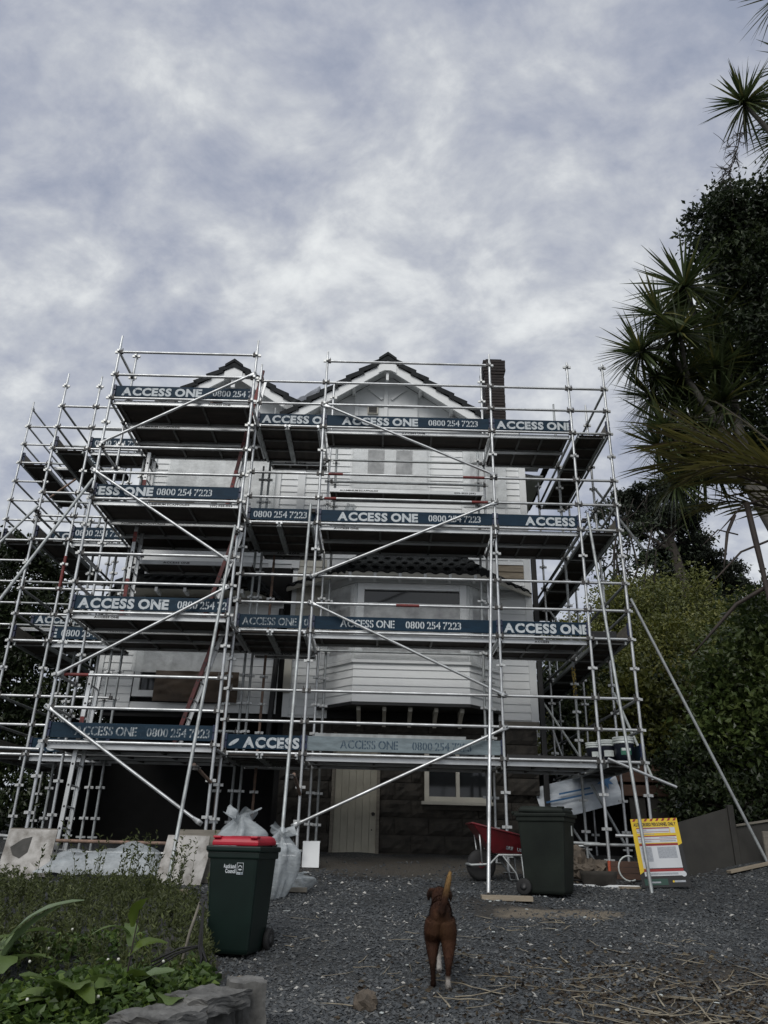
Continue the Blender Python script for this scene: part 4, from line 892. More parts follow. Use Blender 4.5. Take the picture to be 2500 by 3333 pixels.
def crown_points(blobs, nclump, nleaf, rng, spread=.22, inner=.45):
    """leaf points gathered in clumps near the surface of several ellipsoids"""
    vol = np.array([b[3] * b[4] * b[5] for b in blobs]) ** .67; pr = vol / vol.sum(); out = []; dirs = []; shd = []
    for i in rng.choice(len(blobs), nclump, p=pr):
        b_ = np.array(blobs[i]); u = rng.normal(size=3); u /= np.linalg.norm(u); r = rng.uniform(inner, 1.05) ** .7
        c = b_[:3] + u * b_[3:] * r; sp = spread * b_[3:].mean() * rng.uniform(.5, 1.5)
        pts = c + rng.normal(size=(nleaf, 3)) * sp * np.array([1, 1, .7]); out.append(pts)
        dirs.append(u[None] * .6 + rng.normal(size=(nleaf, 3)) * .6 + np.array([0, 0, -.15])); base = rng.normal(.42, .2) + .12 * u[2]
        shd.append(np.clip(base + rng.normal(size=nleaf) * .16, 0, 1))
    return np.concatenate(out), np.concatenate(dirs), np.concatenate(shd)
def limb(mb, p0, p1, r0, r1, rng, seg=5, wob=.12):
    p0, p1 = Vector(p0), Vector(p1); L = (p1 - p0).length
    pts = [p0.lerp(p1, i / seg) + (Vector(rng.normal(size=3)) * wob * L / seg if 0 < i < seg else Vector((0, 0, 0))) for i in range(seg + 1)]
    mb.path(pts, [r0 + (r1 - r0) * i / seg for i in range(seg + 1)], n=7); return pts
def tree(name, label, cat, base, blobs, nclump, nleaf, leaf, aspect, mt, seed, trunk_r=.15, bark='bark_dark', group=None, spread=.22, inner=.45, limbs=True):
    rng = np.random.default_rng(seed); S = thing(name, label, cat, base, group=group)
    P, Dv, sh = crown_points(blobs, nclump, nleaf, rng, spread, inner)
    o = put('crown', leaves_mesh(P, Dv, leaf, aspect, mt, rng, shade=sh), S); o['kind'] = 'stuff'
    mb = MB(); b0 = Vector(base); top = Vector(np.mean([b[:3] for b in blobs], axis=0)); fork = b0.lerp(top, .55)
    limb(mb, b0 - Vector((0, 0, .2)), fork, trunk_r, trunk_r * .7, rng)
    if limbs:
        for b in blobs: limb(mb, fork, b[:3], trunk_r * .55, trunk_r * .12, rng)
    put('trunk', mb.mesh([MT[bark]]), S); return S
# --- far hillside bushes and macrocarpas
def hz(x, y): return float(ground_z(x, y, False))
BG = 'bushes covering the hillside behind the scaffold'
scr = np.random.default_rng(88); SX = scr.uniform(5.2, 20, 26000); SY = scr.uniform(16.5, 40, 26000); SX = SX + .18 * (SY - 16); SZ = ground_z(SX, SY) + scr.random(26000) * .5
put('hill_scrub', leaves_mesh(np.stack([SX, SY, SZ], -1), scr.normal(size=(26000, 3)) + np.array([0, -.4, .6]), .36, .30, 'lf_bush', scr, .3, .2), None, None, 'low scrub blanketing the hillside between the bushes', 'scrub', kind='stuff')
bush = [('round yellow green bush on the hillside, tallest of the bushes', 9.7, 25.5, 2.3, .338, 1), ('yellow green bush seen through the right scaffold near its top', 8.2, 26.5, 2.0, .335, 2),
        ('bush low on the slope just right of the scaffold', 7.9, 20.5, 1.8, .27, 3), ('broad bush in the middle of the hillside', 9.8, 21.8, 2.2, .285, 4), ('bush below the leaning pines at the right', 12.4, 26, 2.4, .305, 5),
        ('bush behind the long raker tube', 7.6, 17.3, 1.5, .215, 6), ('distant bush on the ridge left of the pines', 10.9, 32, 2.2, .335, 7), ('hillside bush under the palm stalks at the frame edge', 12.2, 23, 2.0, .285, 8), ('small bush at the foot of the slope beside the scaffold run', 6.4, 19.2, 1.2, .17, 9), ('far bush on the skyline right of the pines', 16.2, 33, 2.6, .315, 10), ('bush filling the gap behind the scaffold corner', 6.8, 24, 1.8, .27, 11)]
for lab, x, y, r, tp, s in bush:
    g = hz(x, y); q = random.Random(s); h = tp * y - g; nb = 5 + int(h * 1.1)
    bl_ = [(x + q.uniform(-.6, .6) * r * (1.15 - .5 * k / nb), y + q.uniform(-.4, .4) * r, g + h * (.12 + .78 * k / (nb - 1)), r * q.uniform(.45, .65), r * q.uniform(.45, .6), min(h * .2, r * .5) * q.uniform(.8, 1.1)) for k in range(nb)]
    tree('hillside_bush', lab, 'bush', (x, y, g), bl_, 55 * nb, 66, .115, .32, 'lf_bush', s, .09, group=BG, spread=.24)
def macro(label, base, top, pads, seed, fork=.5, mt='lf_pine'):
    rng = np.random.default_rng(seed); S = thing('macrocarpa_tree', label, 'tree', base, group='macrocarpa trees on the skyline'); mb = MB()
    b0, t0 = Vector(base), Vector(top); limb(mb, b0, t0, .42, .14, rng, 7, .06); P = []; Dv = []; sh = []
    for (x, y, z, rx, rz_, fr) in pads:
        st = b0.lerp(t0, fr); limb(mb, st, (x, y, z), .16, .04, rng, 5, .12)
        n = int(1500 * rx); a = rng.normal(size=(n, 3)) * np.array([rx * .45, rx * .4, rz_ * .4]); cl = rng.normal(size=(14, 3)) * np.array([rx * .5, rx * .45, rz_ * .4])
        pts = cl[rng.integers(0, 14, n)] + rng.normal(size=(n, 3)) * np.array([.28, .28, .1]) * rx * .5 + np.array([x, y, z]); P.append(pts); Dv.append(rng.normal(size=(n, 3)) + np.array([0, 0, .2]))
    P = np.concatenate(P); Dv = np.concatenate(Dv)
    o = put('crown', leaves_mesh(P, Dv, .24, .22, 'lf_pine', rng), S); o['kind'] = 'stuff'; put('trunk', mb.mesh([MT['bark_dark']]), S)
Y0 = 42
r42 = lambda x, z: (x * Y0, z * Y0)
pad = lambda L: [(x * Y0, Y0 + dy, z * Y0, rx, rz_, fr) for x, z, rx, rz_, fr, dy in L]
macro('dark macrocarpa with forked bare limbs on the skyline beside the scaffold', (.418 * Y0, Y0, .30 * Y0), (.400 * Y0, Y0, .445 * Y0), pad([(.375, .445, 1.7, .6, .6, 0), (.395, .475, 2.4, .9, .7, 1), (.42, .495, 2.6, 1.0, .9, 0), (.36, .425, 1.1, .4, .6, 0), (.41, .44, 1.4, .5, .75, -1), (.43, .46, 2.0, .8, .85, 1), (.37, .47, 1.3, .5, .8, 0)]), 21)
macro('dense dark macrocarpa standing right of the forked one', (.436 * Y0, Y0 + 2, .29 * Y0), (.438 * Y0, Y0 + 2, .47 * Y0), pad([(.425, .40, 1.8, .7, .55, 2), (.445, .385, 1.6, .6, .45, 2), (.438, .42, 2.0, .7, .7, 2), (.445, .445, 1.9, .7, .85, 2), (.43, .365, 1.6, .5, .4, 2), (.45, .41, 1.4, .5, .6, 2), (.435, .345, 1.8, .6, .3, 2), (.415, .375, 1.3, .4, .45, 2)]), 22)
macro('ragged macrocarpa at the right edge of the skyline', (.505 * Y0, Y0 + 3, .28 * Y0), (.482 * Y0, Y0 + 3, .40 * Y0), pad([(.465, .375, 1.3, .5, .7, 3), (.48, .395, 1.5, .5, .9, 3), (.49, .36, 2.0, .7, .6, 3), (.475, .345, 1.5, .5, .5, 3), (.505, .375, 1.6, .6, .8, 3), (.465, .33, 1.5, .5, .3, 3), (.5, .33, 2.0, .7, .3, 3)]), 23)
# bare branched trees seen through the scaffold
S = thing('bare_tree', 'thin bare branched tree on the ridge behind the right scaffold', 'tree', (9.7, 30, hz(9.7, 30))); mb = MB(); rng = np.random.default_rng(5)
tips = []
for k in range(9):
    a = rng.uniform(-1.6, 1.6); e = (9.6 + a, 30 + rng.uniform(-1, 1), .405 * 30 + rng.uniform(-1.2, 1.5)); limb(mb, (9.7, 30, hz(9.7, 30)), e, .10, .03, rng, 6, .2)
    for q in range(5): e2 = Vector(e) + Vector(rng.normal(size=3)) * .7 + Vector((0, 0, .5)); limb(mb, e, e2, .03, .01, rng, 3, .2); tips.append(e2)
put('branches', mb.mesh([MT['bark_dark']]), S)
P = np.array([tuple(t_) for t_ in tips])[rng.integers(0, len(tips), 900)] + rng.normal(size=(900, 3)) * np.array([.4, .4, .2]); P[:, 2] -= 1.2
o = put('crown', leaves_mesh(P, rng.normal(size=(900, 3)), .2, .25, 'lf_dark', rng), S); o['kind'] = 'stuff'
# --- right hand shrubs, hedge, dark tree
tree('broadleaf_shrub', 'large glossy leaved shrub filling the right edge above the black wall', 'shrub', (8.1, 15.2, hz(8.1, 15.2)), [(7.3, 15, 3.3, 1.1, .9, .9), (8.2, 15, 4.2, 1.2, .9, .9), (6.7, 15.0, 2.3, .8, .8, .8), (7.8, 14.6, 2.4, 1.1, .9, 1.0), (7.0, 15.2, 1.4, .8, .7, .6), (8.4, 14.8, 3.2, 1, .8, 1)], 420, 44, .14, .30, 'lf_shrub', 31, .1, spread=.26)
tree('hedge_shrub', 'dark twiggy shrub behind the black wall under the glossy one', 'shrub', (6.4, 14.8, hz(6.4, 14.8)), [(5.9, 14.6, .9, .7, .6, .5), (6.8, 14.6, 1.0, .8, .6, .6), (7.4, 14.5, 1.2, .8, .6, .6), (6.3, 14.9, 1.7, .7, .6, .5), (5.7, 14.9, 1.6, .5, .5, .5)], 200, 45, .10, .32, 'lf_dark', 32, .07)
tree('hedge_shrub', 'leafy green shrub seen between the scaffold standards at the right corner', 'shrub', (5.2, 17, hz(5.2, 17)), [(5.0, 17, 2.2, .6, .6, .6), (5.5, 17, 2.9, .7, .6, .7), (6.0, 17.2, 2.0, .7, .6, .8), (5.3, 17, 1.2, .8, .6, .7), (6.2, 17, 3.4, .7, .6, .8)], 170, 45, .13, .32, 'lf_bush', 33, .07)
tree('hedge_shrub', 'dense dark shrub in the shade beyond the side scaffold run', 'shrub', (6.5, 21, hz(6.5, 21)), [(6.0, 21, 2.5, 1.3, .9, 1.2), (7.3, 20, 3.6, 1.2, .9, 1.0), (5.6, 22, 4.2, 1.1, .9, 1.1), (6.7, 21, 1.3, 1.4, .8, .9)], 220, 50, .15, .32, 'lf_dark', 34, .08)
tree('evergreen_tree', 'big dark evergreen tree overhanging the right edge of the picture', 'tree', (9.4, 12.4, hz(9.4, 12.4)),
     [(7.3, 12, 8.9, 1.0, 1, .8), (6.75, 12, 11.9, .75, .8, .55), (7.5, 12, 12.0, .9, 1, .8), (7.2, 12, 10.6, .85, .9, .75), (7.9, 12, 10.0, 1.0, 1, 1.0), (7.4, 12.2, 7.6, .9, .9, .9), (7.7, 12, 6.6, 1.0, 1, .8), (7.05, 12, 11.1, .55, .5, .35), (8.3, 12, 11.8, 1, 1, .8), (7.0, 12.3, 6.6, .6, .6, .5)], 760, 70, .105, .28, 'lf_dark', 35, .28, spread=.22)
tree('evergreen_tree', 'dark leafy tree behind the scaffold at the left edge', 'tree', (-9.2, 17.6, hz(-9.2, 17.6)),
     [(-8.9, 18, 5.9, 1.1, 1, 1.0), (-8.0, 17.8, 4.6, 1.0, .9, 1.1), (-9.6, 17.8, 4.5, 1.1, 1, 1.2), (-8.6, 17.4, 3.0, 1.3, .9, 1.2), (-7.3, 17.8, 2.6, .9, .8, 1.2), (-9.6, 17.5, 1.6, 1.2, .9, 1.2), (-8.0, 17.6, 1.0, 1.3, .8, .9), (-9.0, 18, 6.6, .6, .6, .4)], 620, 60, .125, .28, 'lf_dark', 36, .2)
tree('evergreen_tree', 'dark tree closing the gap behind the left tower and the house', 'tree', (-7.0, 21, hz(-7.0, 21)), [(-7.0, 21, 4.0, 1.2, 1, 1.4), (-6.6, 21, 2.2, 1.3, 1, 1.3), (-7.4, 21, .9, 1.5, 1, 1.0)], 200, 45, .17, .28, 'lf_dark', 37, .2)
# --- cabbage trees: rosettes of sword leaves on bare limbs
def rosette_mesh(seed, n=130, L=.92):
    def f():
        rng = np.random.default_rng(seed); V = []; F = []; sh = []
        for k in range(n):
            el = math.asin(rng.uniform(-.75, .99)); az = rng.uniform(0, 6.283); d = np.array([math.cos(el) * math.cos(az), math.cos(el) * math.sin(az), math.sin(el)])
            sd = np.cross(d, [0, 0, 1.0]); sd /= np.linalg.norm(sd) + 1e-6; ln = L * rng.uniform(.75, 1.1); w = .022 * rng.uniform(.8, 1.2); dr = rng.uniform(.04, .30) * (1.1 - d[2]); b0 = len(V); s_ = np.clip(rng.normal(.42, .2), 0, 1)
            for t_, ww in ((0.03, .55), (.3, 1), (.62, .8), (1.0, .06)):
                p = d * ln * t_ - np.array([0, 0, 1]) * dr * ln * t_ * t_; V += [p + sd * w * ww, p - sd * w * ww]; sh += [s_, s_]
            F += [(b0 + i, b0 + i + 1, b0 + i + 3, b0 + i + 2) for i in (0, 2, 4)]
        return np_mesh(np.array(V), np.array(F), [MT['lf_sword']], sh)
    return cached(('ros', seed, n, L), f)
def cabbage(label, base, Y, tips, limbs_, r0, seed):
    rng = np.random.default_rng(seed); S = thing('cabbage_tree', label, 'tree', base, group='cabbage trees'); mb = MB()
    for a, b_, ra, rb in limbs_: limb(mb, a, b_, ra * .62, rb * .62, rng, 6, .07)
    put('trunk', mb.mesh([MT['bark_light']]), S)
    for i, (p, sc, tilt) in enumerate(tips):
        o = put('leaf_rosette', rosette_mesh(i % 4 + 10), S, T(*p) @ RY(tilt) @ RZ(rng.uniform(0, 360)) @ S3(sc, sc, sc)); o['kind'] = 'stuff'
    return S
Y1 = 11.6
q1 = lambda x, z, dy=0: (x * (Y1 + dy), Y1 + dy, z * (Y1 + dy))
tipsA = [(q1(.398, .727), .95, -20), (q1(.484, .858, .2), 1.25, 5), (q1(.435, .80, -.2), 1.0, -25), (q1(.462, .765, -.4), .9, 0), (q1(.511, .637, .3), 1.15, 0), (q1(.421, .594, .2), 1.05, -35), (q1(.425, .50, .3), .85, -25), (q1(.462, .690, .1), .8, -10), (q1(.53, .80, .6), 1.0, 15), (q1(.50, .74, .5), .9, 10), (q1(.405, .645, .5), .9, -30), (q1(.455, .655, .6), .9, -10), (q1(.54, .70, .5), 1.0, 20), (q1(.47, .55, .4), 1.0, 0), (q1(.405, .56, .3), .85, -40), (q1(.445, .535, .5), .95, -15), (q1(.46, .60, .2), .9, -5), (q1(.44, .665, .3), .85, -15), (q1(.50, .56, .5), 1.0, 5), (q1(.415, .68, .2), .7, -25), (q1(.51, .70, .2), .9, 5)]
F0, F1 = q1(.535, .50), q1(.50, .60)
limA = [(q1(.66, .05), F0, .34, .26), (F0, F1, .2, .13), (F0, q1(.53, .64, .3), .2, .12), (F1, q1(.465, .675), .12, .09), (q1(.465, .675), q1(.44, .74, -.1), .085, .07), (q1(.44, .74, -.1), q1(.435, .80, -.2), .07, .06), (q1(.44, .74), q1(.398, .727), .07, .055), (q1(.53, .64, .3), q1(.50, .74, .3), .11, .09), (q1(.50, .74, .3), q1(.484, .858, .2), .09, .07), (q1(.53, .64, .3), q1(.53, .80, .6), .1, .07), (F1, q1(.43, .62, .2), .1, .06), (q1(.43, .62, .2), q1(.421, .594, .2), .06, .06), (F0, q1(.45, .52, .3), .12, .07), (q1(.45, .52, .3), q1(.425, .49, .3), .07, .06), (F1, q1(.511, .637, .3), .1, .08), (q1(.465, .675), q1(.462, .765, -.4), .07, .05)]
cabbage('many headed cabbage tree leaning in beside the right scaffold', (7.66, Y1, gz(7.66, Y1)), Y1, tipsA, limA, .3, 41)
Y2 = 8.6
q2 = lambda x, z, dy=0: (x * (Y2 + dy), Y2 + dy, z * (Y2 + dy))
S = cabbage('cabbage tree at the top right corner with a hanging flower spray', (7.6, Y2, gz(7.6, Y2)), Y2, [(q2(.655, 1.295), .78, -20), (q2(.80, 1.42), 1.0, 0), (q2(.79, 1.62, .1), 1.0, -30), (q2(.76, 1.30, .3), .9, 20), (q2(.73, 1.22, .5), .8, 10)], [((7.6, Y2, gz(7.6, Y2)), q2(.84, 1.0), .3, .2), (q2(.84, 1.0), q2(.72, 1.15), .12, .08), (q2(.72, 1.15), q2(.655, 1.295), .07, .05), (q2(.84, 1.0), q2(.80, 1.42), .12, .07), (q2(.80, 1.42), q2(.79, 1.62, .1), .07, .06)], .3, 42)
mb = MB(); rng = np.random.default_rng(9); p0 = Vector(q2(.645, 1.25)); p1 = Vector(q2(.595, 1.10)); limb(mb, p0, p1, .012, .005, rng, 6, .1)
for k in range(26):
    a = p0.lerp(p1, rng.uniform(.2, 1)); e = a + Vector((rng.uniform(-.32, .1), rng.uniform(-.2, .2), rng.uniform(-.35, -.05))); limb(mb, a, e, .006, .003, rng, 4, .15)
    for j in range(4): c2 = a.lerp(e, rng.uniform(.2, 1)); limb(mb, c2, c2 + Vector(rng.normal(size=3)) * .07, .005, .002, rng, 2, .1)
put('flower_spray', mb.mesh([MT['bark_dark']]), S)
# palm in the near right with long fronds reaching into the picture
def frond(S, root, tip, droop, n, Ll, seed, mt='lf_frond', a0=.1):
    rng = np.random.default_rng(seed); root, tip = Vector(root), Vector(tip); pts = [root.lerp(tip, t_) + Vector((0, 0, droop * 4 * t_ * (1 - t_))) for t_ in np.linspace(0, 1, 14)]
    rr = put('frond', MB().path(pts, [.028 - .024 * i / 13 for i in range(14)], n=6).mesh([MT['stalk_brown']]), S); V = []; F = []; sh = []
    for k in range(n):
        t_ = a0 + (1 - a0) * k / n; i = min(int(t_ * 13), 12); fr = t_ * 13 - i; p = np.array(pts[i].lerp(pts[i + 1], fr)); d = np.array((pts[i + 1] - pts[i]).normalized())
        for s in (-1, 1):
            side = np.cross(d, [0, 0, 1.0]); side /= np.linalg.norm(side); dv = d * (.75 + .5 * t_) + side * s * .6 + np.array([0, 0, rng.uniform(-.12, .2)]); dv /= np.linalg.norm(dv)
            ln = Ll * (1.1 - .35 * abs(t_ - .45)) * rng.uniform(.8, 1.1); w = .017; up_ = np.cross(dv, d); up_ /= np.linalg.norm(up_) + 1e-6; wd = np.cross(up_, dv); b0 = len(V); s_ = np.clip(rng.normal(.5, .22), 0, 1); dr = rng.uniform(.05, .3)
            for tt, ww in ((0, .5), (.35, 1), (.7, .8), (1, .08)): c2 = p + dv * ln * tt - np.array([0, 0, 1]) * dr * ln * tt * tt; V += [c2 + wd * w * ww, c2 - wd * w * ww]; sh += [s_, s_]
            F += [(b0 + i2, b0 + i2 + 1, b0 + i2 + 3, b0 + i2 + 2) for i2 in (0, 2, 4)]
    o = put('leaflets', np_mesh(np.array(V), np.array(F), [MT[mt]], sh), rr); o['kind'] = 'stuff'
Y3 = 7.2
q3 = lambda x, z, dy=0: (x * (Y3 + dy), Y3 + dy, z * (Y3 + dy))
S = thing('palm', 'palm at the right edge with long yellowing fronds and bare brown stalks', 'palm', (5.2, Y3, gz(5.2, Y3)))
put('trunk', MB().path([(5.2, Y3, gz(5.2, Y3) - .1), (5.1, Y3, 1.2), (4.9, Y3, 2.9)], [.2, .17, .15], n=10).mesh([MT['bark_dark']]), S)
frond(S, (4.7, Y3, 3.2), q3(.42, .535, .2), .12, 26, .75, 51); frond(S, (4.7, Y3, 3.25), q3(.44, .60, .5), .1, 22, .6, 52); frond(S, (4.7, Y3 + .2, 3.0), q3(.45, .46, .5), .25, 18, .5, 53)
frond(S, (4.75, Y3, 3.3), q3(.50, .64, .8), .1, 18, .5, 54); frond(S, (4.7, Y3, 3.3), q3(.43, .57, .1), .16, 26, .7, 55); frond(S, (4.7, Y3 - .2, 3.35), q3(.455, .52, -.2), .2, 24, .6, 56)
for (a, b_, w) in ((q3(.555, .36), q3(.41, .245, .3), .022), (q3(.56, .42), q3(.44, .335), .012), (q3(.52, .47), q3(.53, .25), .03), (q3(.50, .45), q3(.47, .36), .018), (q3(.56, .48), q3(.47, .42), .012), (q3(.5, .42), q3(.445, .40), .008)):
    a, b_ = Vector(a), Vector(b_); mid = a.lerp(b_, .5) + Vector((0, 0, .12)); put('dry_stalk', MB().path([a, a.lerp(mid, .6), mid, mid.lerp(b_, .5), b_], [w, w, w * .9, w * .7, w * .2], n=7).mesh([MT['stalk_brown']]), S)

# ------------------------------------------------------------------ gravel, litter, garden bed
rng = np.random.default_rng(77)
def scatter_stones(N, xr, yr, smin, smax, name, label, mts, power=1.0, seed=1):
    rng = np.random.default_rng(seed); Y = yr[0] + (yr[1] - yr[0]) * rng.random(N) ** power; X = (rng.random(N) - .48) * 2 * (Y * .66)
    k = bed_mask(X, Y) < .15; X, Y = X[k], Y[k]; lo_ = np.sin(X * 1.1 + 1.7 * np.sin(Y * .9)) * np.sin(Y * 1.3 + .8 * X) + .5 * np.sin(X * 3.7 - Y * 2.9); k = rng.random(len(X)) < np.clip(.85 - .45 * lo_ - .75 * sstep(12.0, 13.2, Y) - .35 * sstep(1.2, 2.4, X) * sstep(7.5, 6.6, Y) - .9 * (((X - 2.05) / .8) ** 2 + ((Y - 9.75) / .38) ** 2 < 1), .06, 1); X, Y, lo_ = X[k], Y[k], lo_[k]; n = len(X); Z = ground_z(X, Y)
    oc = np.array([(1, 0, 0), (-1, 0, 0), (0, 1, 0), (0, -1, 0), (0, 0, 1), (0, 0, -1)], float); fc = np.array([(0, 2, 4), (2, 1, 4), (1, 3, 4), (3, 0, 4), (2, 0, 5), (1, 2, 5), (3, 1, 5), (0, 3, 5)])
    s = smin + (smax - smin) * rng.random(n) ** 2.2; V = oc[None] * (1 + rng.uniform(-.35, .35, (n, 6, 1))); V = V + rng.normal(size=(n, 6, 3)) * .18; V[:, :, 2] *= .55
    a = rng.random(n) * 6.28; ca, sa = np.cos(a)[:, None], np.sin(a)[:, None]; x = V[:, :, 0] * ca - V[:, :, 1] * sa; y = V[:, :, 0] * sa + V[:, :, 1] * ca
    tl = rng.normal(size=(n, 1)) * .35; V = np.stack([x, y, V[:, :, 2] + x * tl], -1) * s[:, None, None]; V += np.stack([X, Y, Z + s * .15], -1)[:, None]
    F = (fc[None] + (np.arange(n) * 6)[:, None, None]).reshape(-1, 3); sh = np.repeat(np.clip(rng.normal(.36, .17, n) - .10 * lo_ + (rng.random(n) < .02) * .6, 0, 1), 6)
    put(name, np_mesh(V.reshape(-1, 3), F, mts, sh), None, None, label, 'gravel', kind='stuff')
m, t, b = nodes_of('gravel_stone'); a = t.nodes.new('ShaderNodeAttribute'); a.attribute_name = 'shade'
t.links.new(ramp(t, a.outputs['Fac'], [(0, (0.022, 0.025, 0.028)), (.35, (0.050, 0.056, 0.061)), (.65, (0.092, 0.097, 0.099)), (.85, (0.17, 0.168, 0.158)), (1, (0.42, 0.41, 0.38))]), b.inputs['Base Color']); b.inputs['Roughness'].default_value = .75; MT['gravel'] = m
scatter_stones(74000, 0, (5.3, 9.3), .006, .026, 'gravel', 'loose blue grey gravel covering the yard', [m], 1.25, 1)
scatter_stones(52000, 0, (9.3, 14.0), .010, .030, 'gravel', 'finer looking gravel further up by the scaffold', [m], 1.2, 2)
# dry stalks and sticks lying about, most of them lower right
rng = np.random.default_rng(5); stems = []
for k in range(170):
    if k < 105: x, y = rng.normal(2.1, .8), rng.normal(6.35, .6)
    else: x, y = rng.uniform(-.8, 3.2), rng.uniform(5.8, 9.5)
    if bed_mask(x, y) > .1 or y < 5.0 or x < -.5 and y < 7: continue
    L = rng.uniform(.10, .55) * (1.0 if k < 105 else .7); a = rng.uniform(0, math.pi); n = 5; c2 = rng.uniform(-.25, .25); pts = []
    for i in range(n):
        u = (i / (n - 1) - .5) * L; px, py = x + u * math.cos(a) - c2 * u * u / L * math.sin(a), y + u * math.sin(a) + c2 * u * u / L * math.cos(a); pts.append((px, py, gz(px, py) + .016 + rng.uniform(0, .012)))
    flat = rng.random() < .4; r_ = rng.uniform(.0022, .0045)
    me = MB().path(pts, [r_, r_, r_, r_ * .8, r_ * .4], n=5, ell=[(2.6, .6)] * 5 if flat else None, ref=(0, 0, 1) if not flat else (math.sin(a), -math.cos(a), 0)).mesh([MT['dry']])
    put('dry_stalk', me, None, None, 'dry pale stalk lying on the gravel', 'stalk', 'dry stalks scattered over the gravel')
for k in range(26):
    x, y = rng.uniform(-.6, 3.0), rng.uniform(5.9, 11)
    put('chip', cached(('chip', k % 4), lambda: MB().prism([(.02 * math.cos(q) * random.uniform(.6, 1.3), .014 * math.sin(q) * random.uniform(.6, 1.3)) for q in np.linspace(0, 6.28, 7)[:-1]], 0, .006).mesh([MT['white_pl']])), None, T(x, y, gz(x, y) + .022) @ RZ(rng.uniform(0, 360)) @ RX(12), 'small white chip of debris on the gravel', 'chip', 'white chips scattered over the gravel')
# garden bed: ground cover, tall weeds, dock plants
def bedpts(n, rng, ymin=4.0, ymax=10.2, th=.35, pw=1.4):
    Y = ymin + (ymax - ymin) * rng.random(n * 3) ** pw; X = -Y * .56 + rng.random(n * 3) * (Y * .56 - .7); k = bed_mask(X, Y) > th; return X[k][:n], Y[k][:n]
rng = np.random.default_rng(61)
X, Y = bedpts(16000, rng, 4.0, 6.6, .45, 1.0); n = len(X); Z = ground_z(X, Y) + rng.random(n) * .10 + .02 + .06 * np.sin(X * 3) * np.sin(Y * 4)
den = np.sin(X * 2.3 + 1) * np.sin(Y * 3.1) + rng.normal(size=n) * .4; k = (den > -.05 + .3 * (Y > 5.7)) | (Y < 5.2); X, Y, Z = X[k], Y[k], Z[k]; n = len(X)
P = np.stack([X, Y, Z], -1); Dv = rng.normal(size=(n, 3)) * np.array([1, 1, .25]) + np.array([0, -.3, .1])
put('ground_cover', leaves_mesh(P, Dv, .052, .42, 'lf_clover', rng, .42, .25), None, None, 'low clover and weeds carpeting the garden bed', 'ground cover', kind='stuff')
def stalks(n, xr_fn, hmin, hmax, nl, ls, mt, name, label, seed, lean=.12):
    rng = np.random.default_rng(seed); X, Y = xr_fn(rng, n); P = []; Dv = []; V = []; F = []; sh = []
    for x, y in zip(X, Y):
        z = gz(x, y); h = rng.uniform(hmin, hmax); tx, ty = rng.normal(size=2) * lean * h; b0 = len(V); s_ = rng.uniform(.1, .6); w = .0035
        for q in (0, .5, 1): c2 = np.array([x + tx * q * q, y + ty * q * q, z + h * q]); V += [c2 + (w * (1.1 - q), 0, 0), c2 - (w * (1.1 - q), 0, 0)]; sh += [s_, s_]
        F += [(b0, b0 + 1, b0 + 3, b0 + 2), (b0 + 2, b0 + 3, b0 + 5, b0 + 4)]
        for j in range(nl): q = rng.uniform(.15, 1); P.append((x + tx * q * q, y + ty * q * q, z + h * q)); Dv.append((rng.normal(), rng.normal(), .9))
    me = np_mesh(np.array(V), np.array(F), [MT[mt]], sh); put(name, me, None, None, label + ', stems', 'weeds', kind='stuff')
    put(name, leaves_mesh(np.array(P), np.array(Dv, float), ls, .2, mt, rng, .45, .25), None, None, label + ', leaves', 'weeds', kind='stuff')
stalks(1500, lambda r, n: bedpts(n, r, 5.6, 10.2, .25, .8), .06, .26, 16, .04, 'lf_weed', 'weeds', 'tall fine weeds growing over the back of the garden bed', 62)
stalks(40, lambda r, n: (r.normal(-2.75, .40, n), r.normal(9.6, .5, n)), .40, .75, 22, .05, 'lf_weed', 'flowering_weeds', 'tallest seeding weeds in front of the plastic sheet', 63, .15)
def dock_leaf(L, w, curl, seed, mt='lf_dock'):
    def f():
        r = np.random.default_rng(seed); V = []; F = []; n = 9; s0 = r.uniform(.15, .9)
        for i in range(n):
            t_ = i / (n - 1); wd = w * math.sin(math.pi * min(t_ * .92 + .05, 1)) ** .7 * (1 + .12 * math.sin(i * 2.4 + seed)); x = L * t_; z = curl * L * (t_ * .9 - t_ * t_ * 1.25)
            for u in (-1, -.5, 0, .5, 1): V.append((x, wd * u, z - .22 * wd * (1 - abs(u)) + .04 * wd * math.sin(i * 3 + u * 5)))
        F = [(i * 5 + j, (i + 1) * 5 + j, (i + 1) * 5 + j + 1, i * 5 + j + 1) for i in range(n - 1) for j in range(4)]
        return np_mesh(np.array(V), np.array(F), [MT[mt]], np.full(len(V), s0), True)
    return cached(('dock', L, w, curl, seed), f)
def dock(label, x, y, leaves, stem=0, seed=0):
    z = gz(x, y); S = thing('dock_plant', label, 'plant', (x, y, z)); r = random.Random(seed)
    for az, el, L, w, dz in leaves:
        put('leaf', dock_leaf(round(L, 2), round(w, 2), r.choice((.5, .8, 1.1)), r.randint(0, 9)), S, T(x, y, z + dz) @ RZ(az) @ RY(-el) @ RX(r.uniform(-25, 25)))
    if stem: put('stem', MB().path([(x, y, z), (x + .01, y, z + stem * .5), (x + .03, y, z + stem)], [.008, .006, .003], n=6).mesh([MT['bark_dark']]), S)
mk = lambda r, n, L0, L1: [(i * 360 / n + r.uniform(-20, 20), r.uniform(8, 40), r.uniform(L0, L1), r.uniform(.06, .10), r.uniform(.02, .10)) for i in range(n)]
dock('broad leaved dock plant with a tall stem in the middle of the bed', -1.42, 5.15, mk(random.Random(1), 9, .24, .34) + [(i * 95 + 20, r_, .22, .04, .26 + .05 * i) for i, r_ in enumerate((30, 45, 20, 60))], .5, 1)
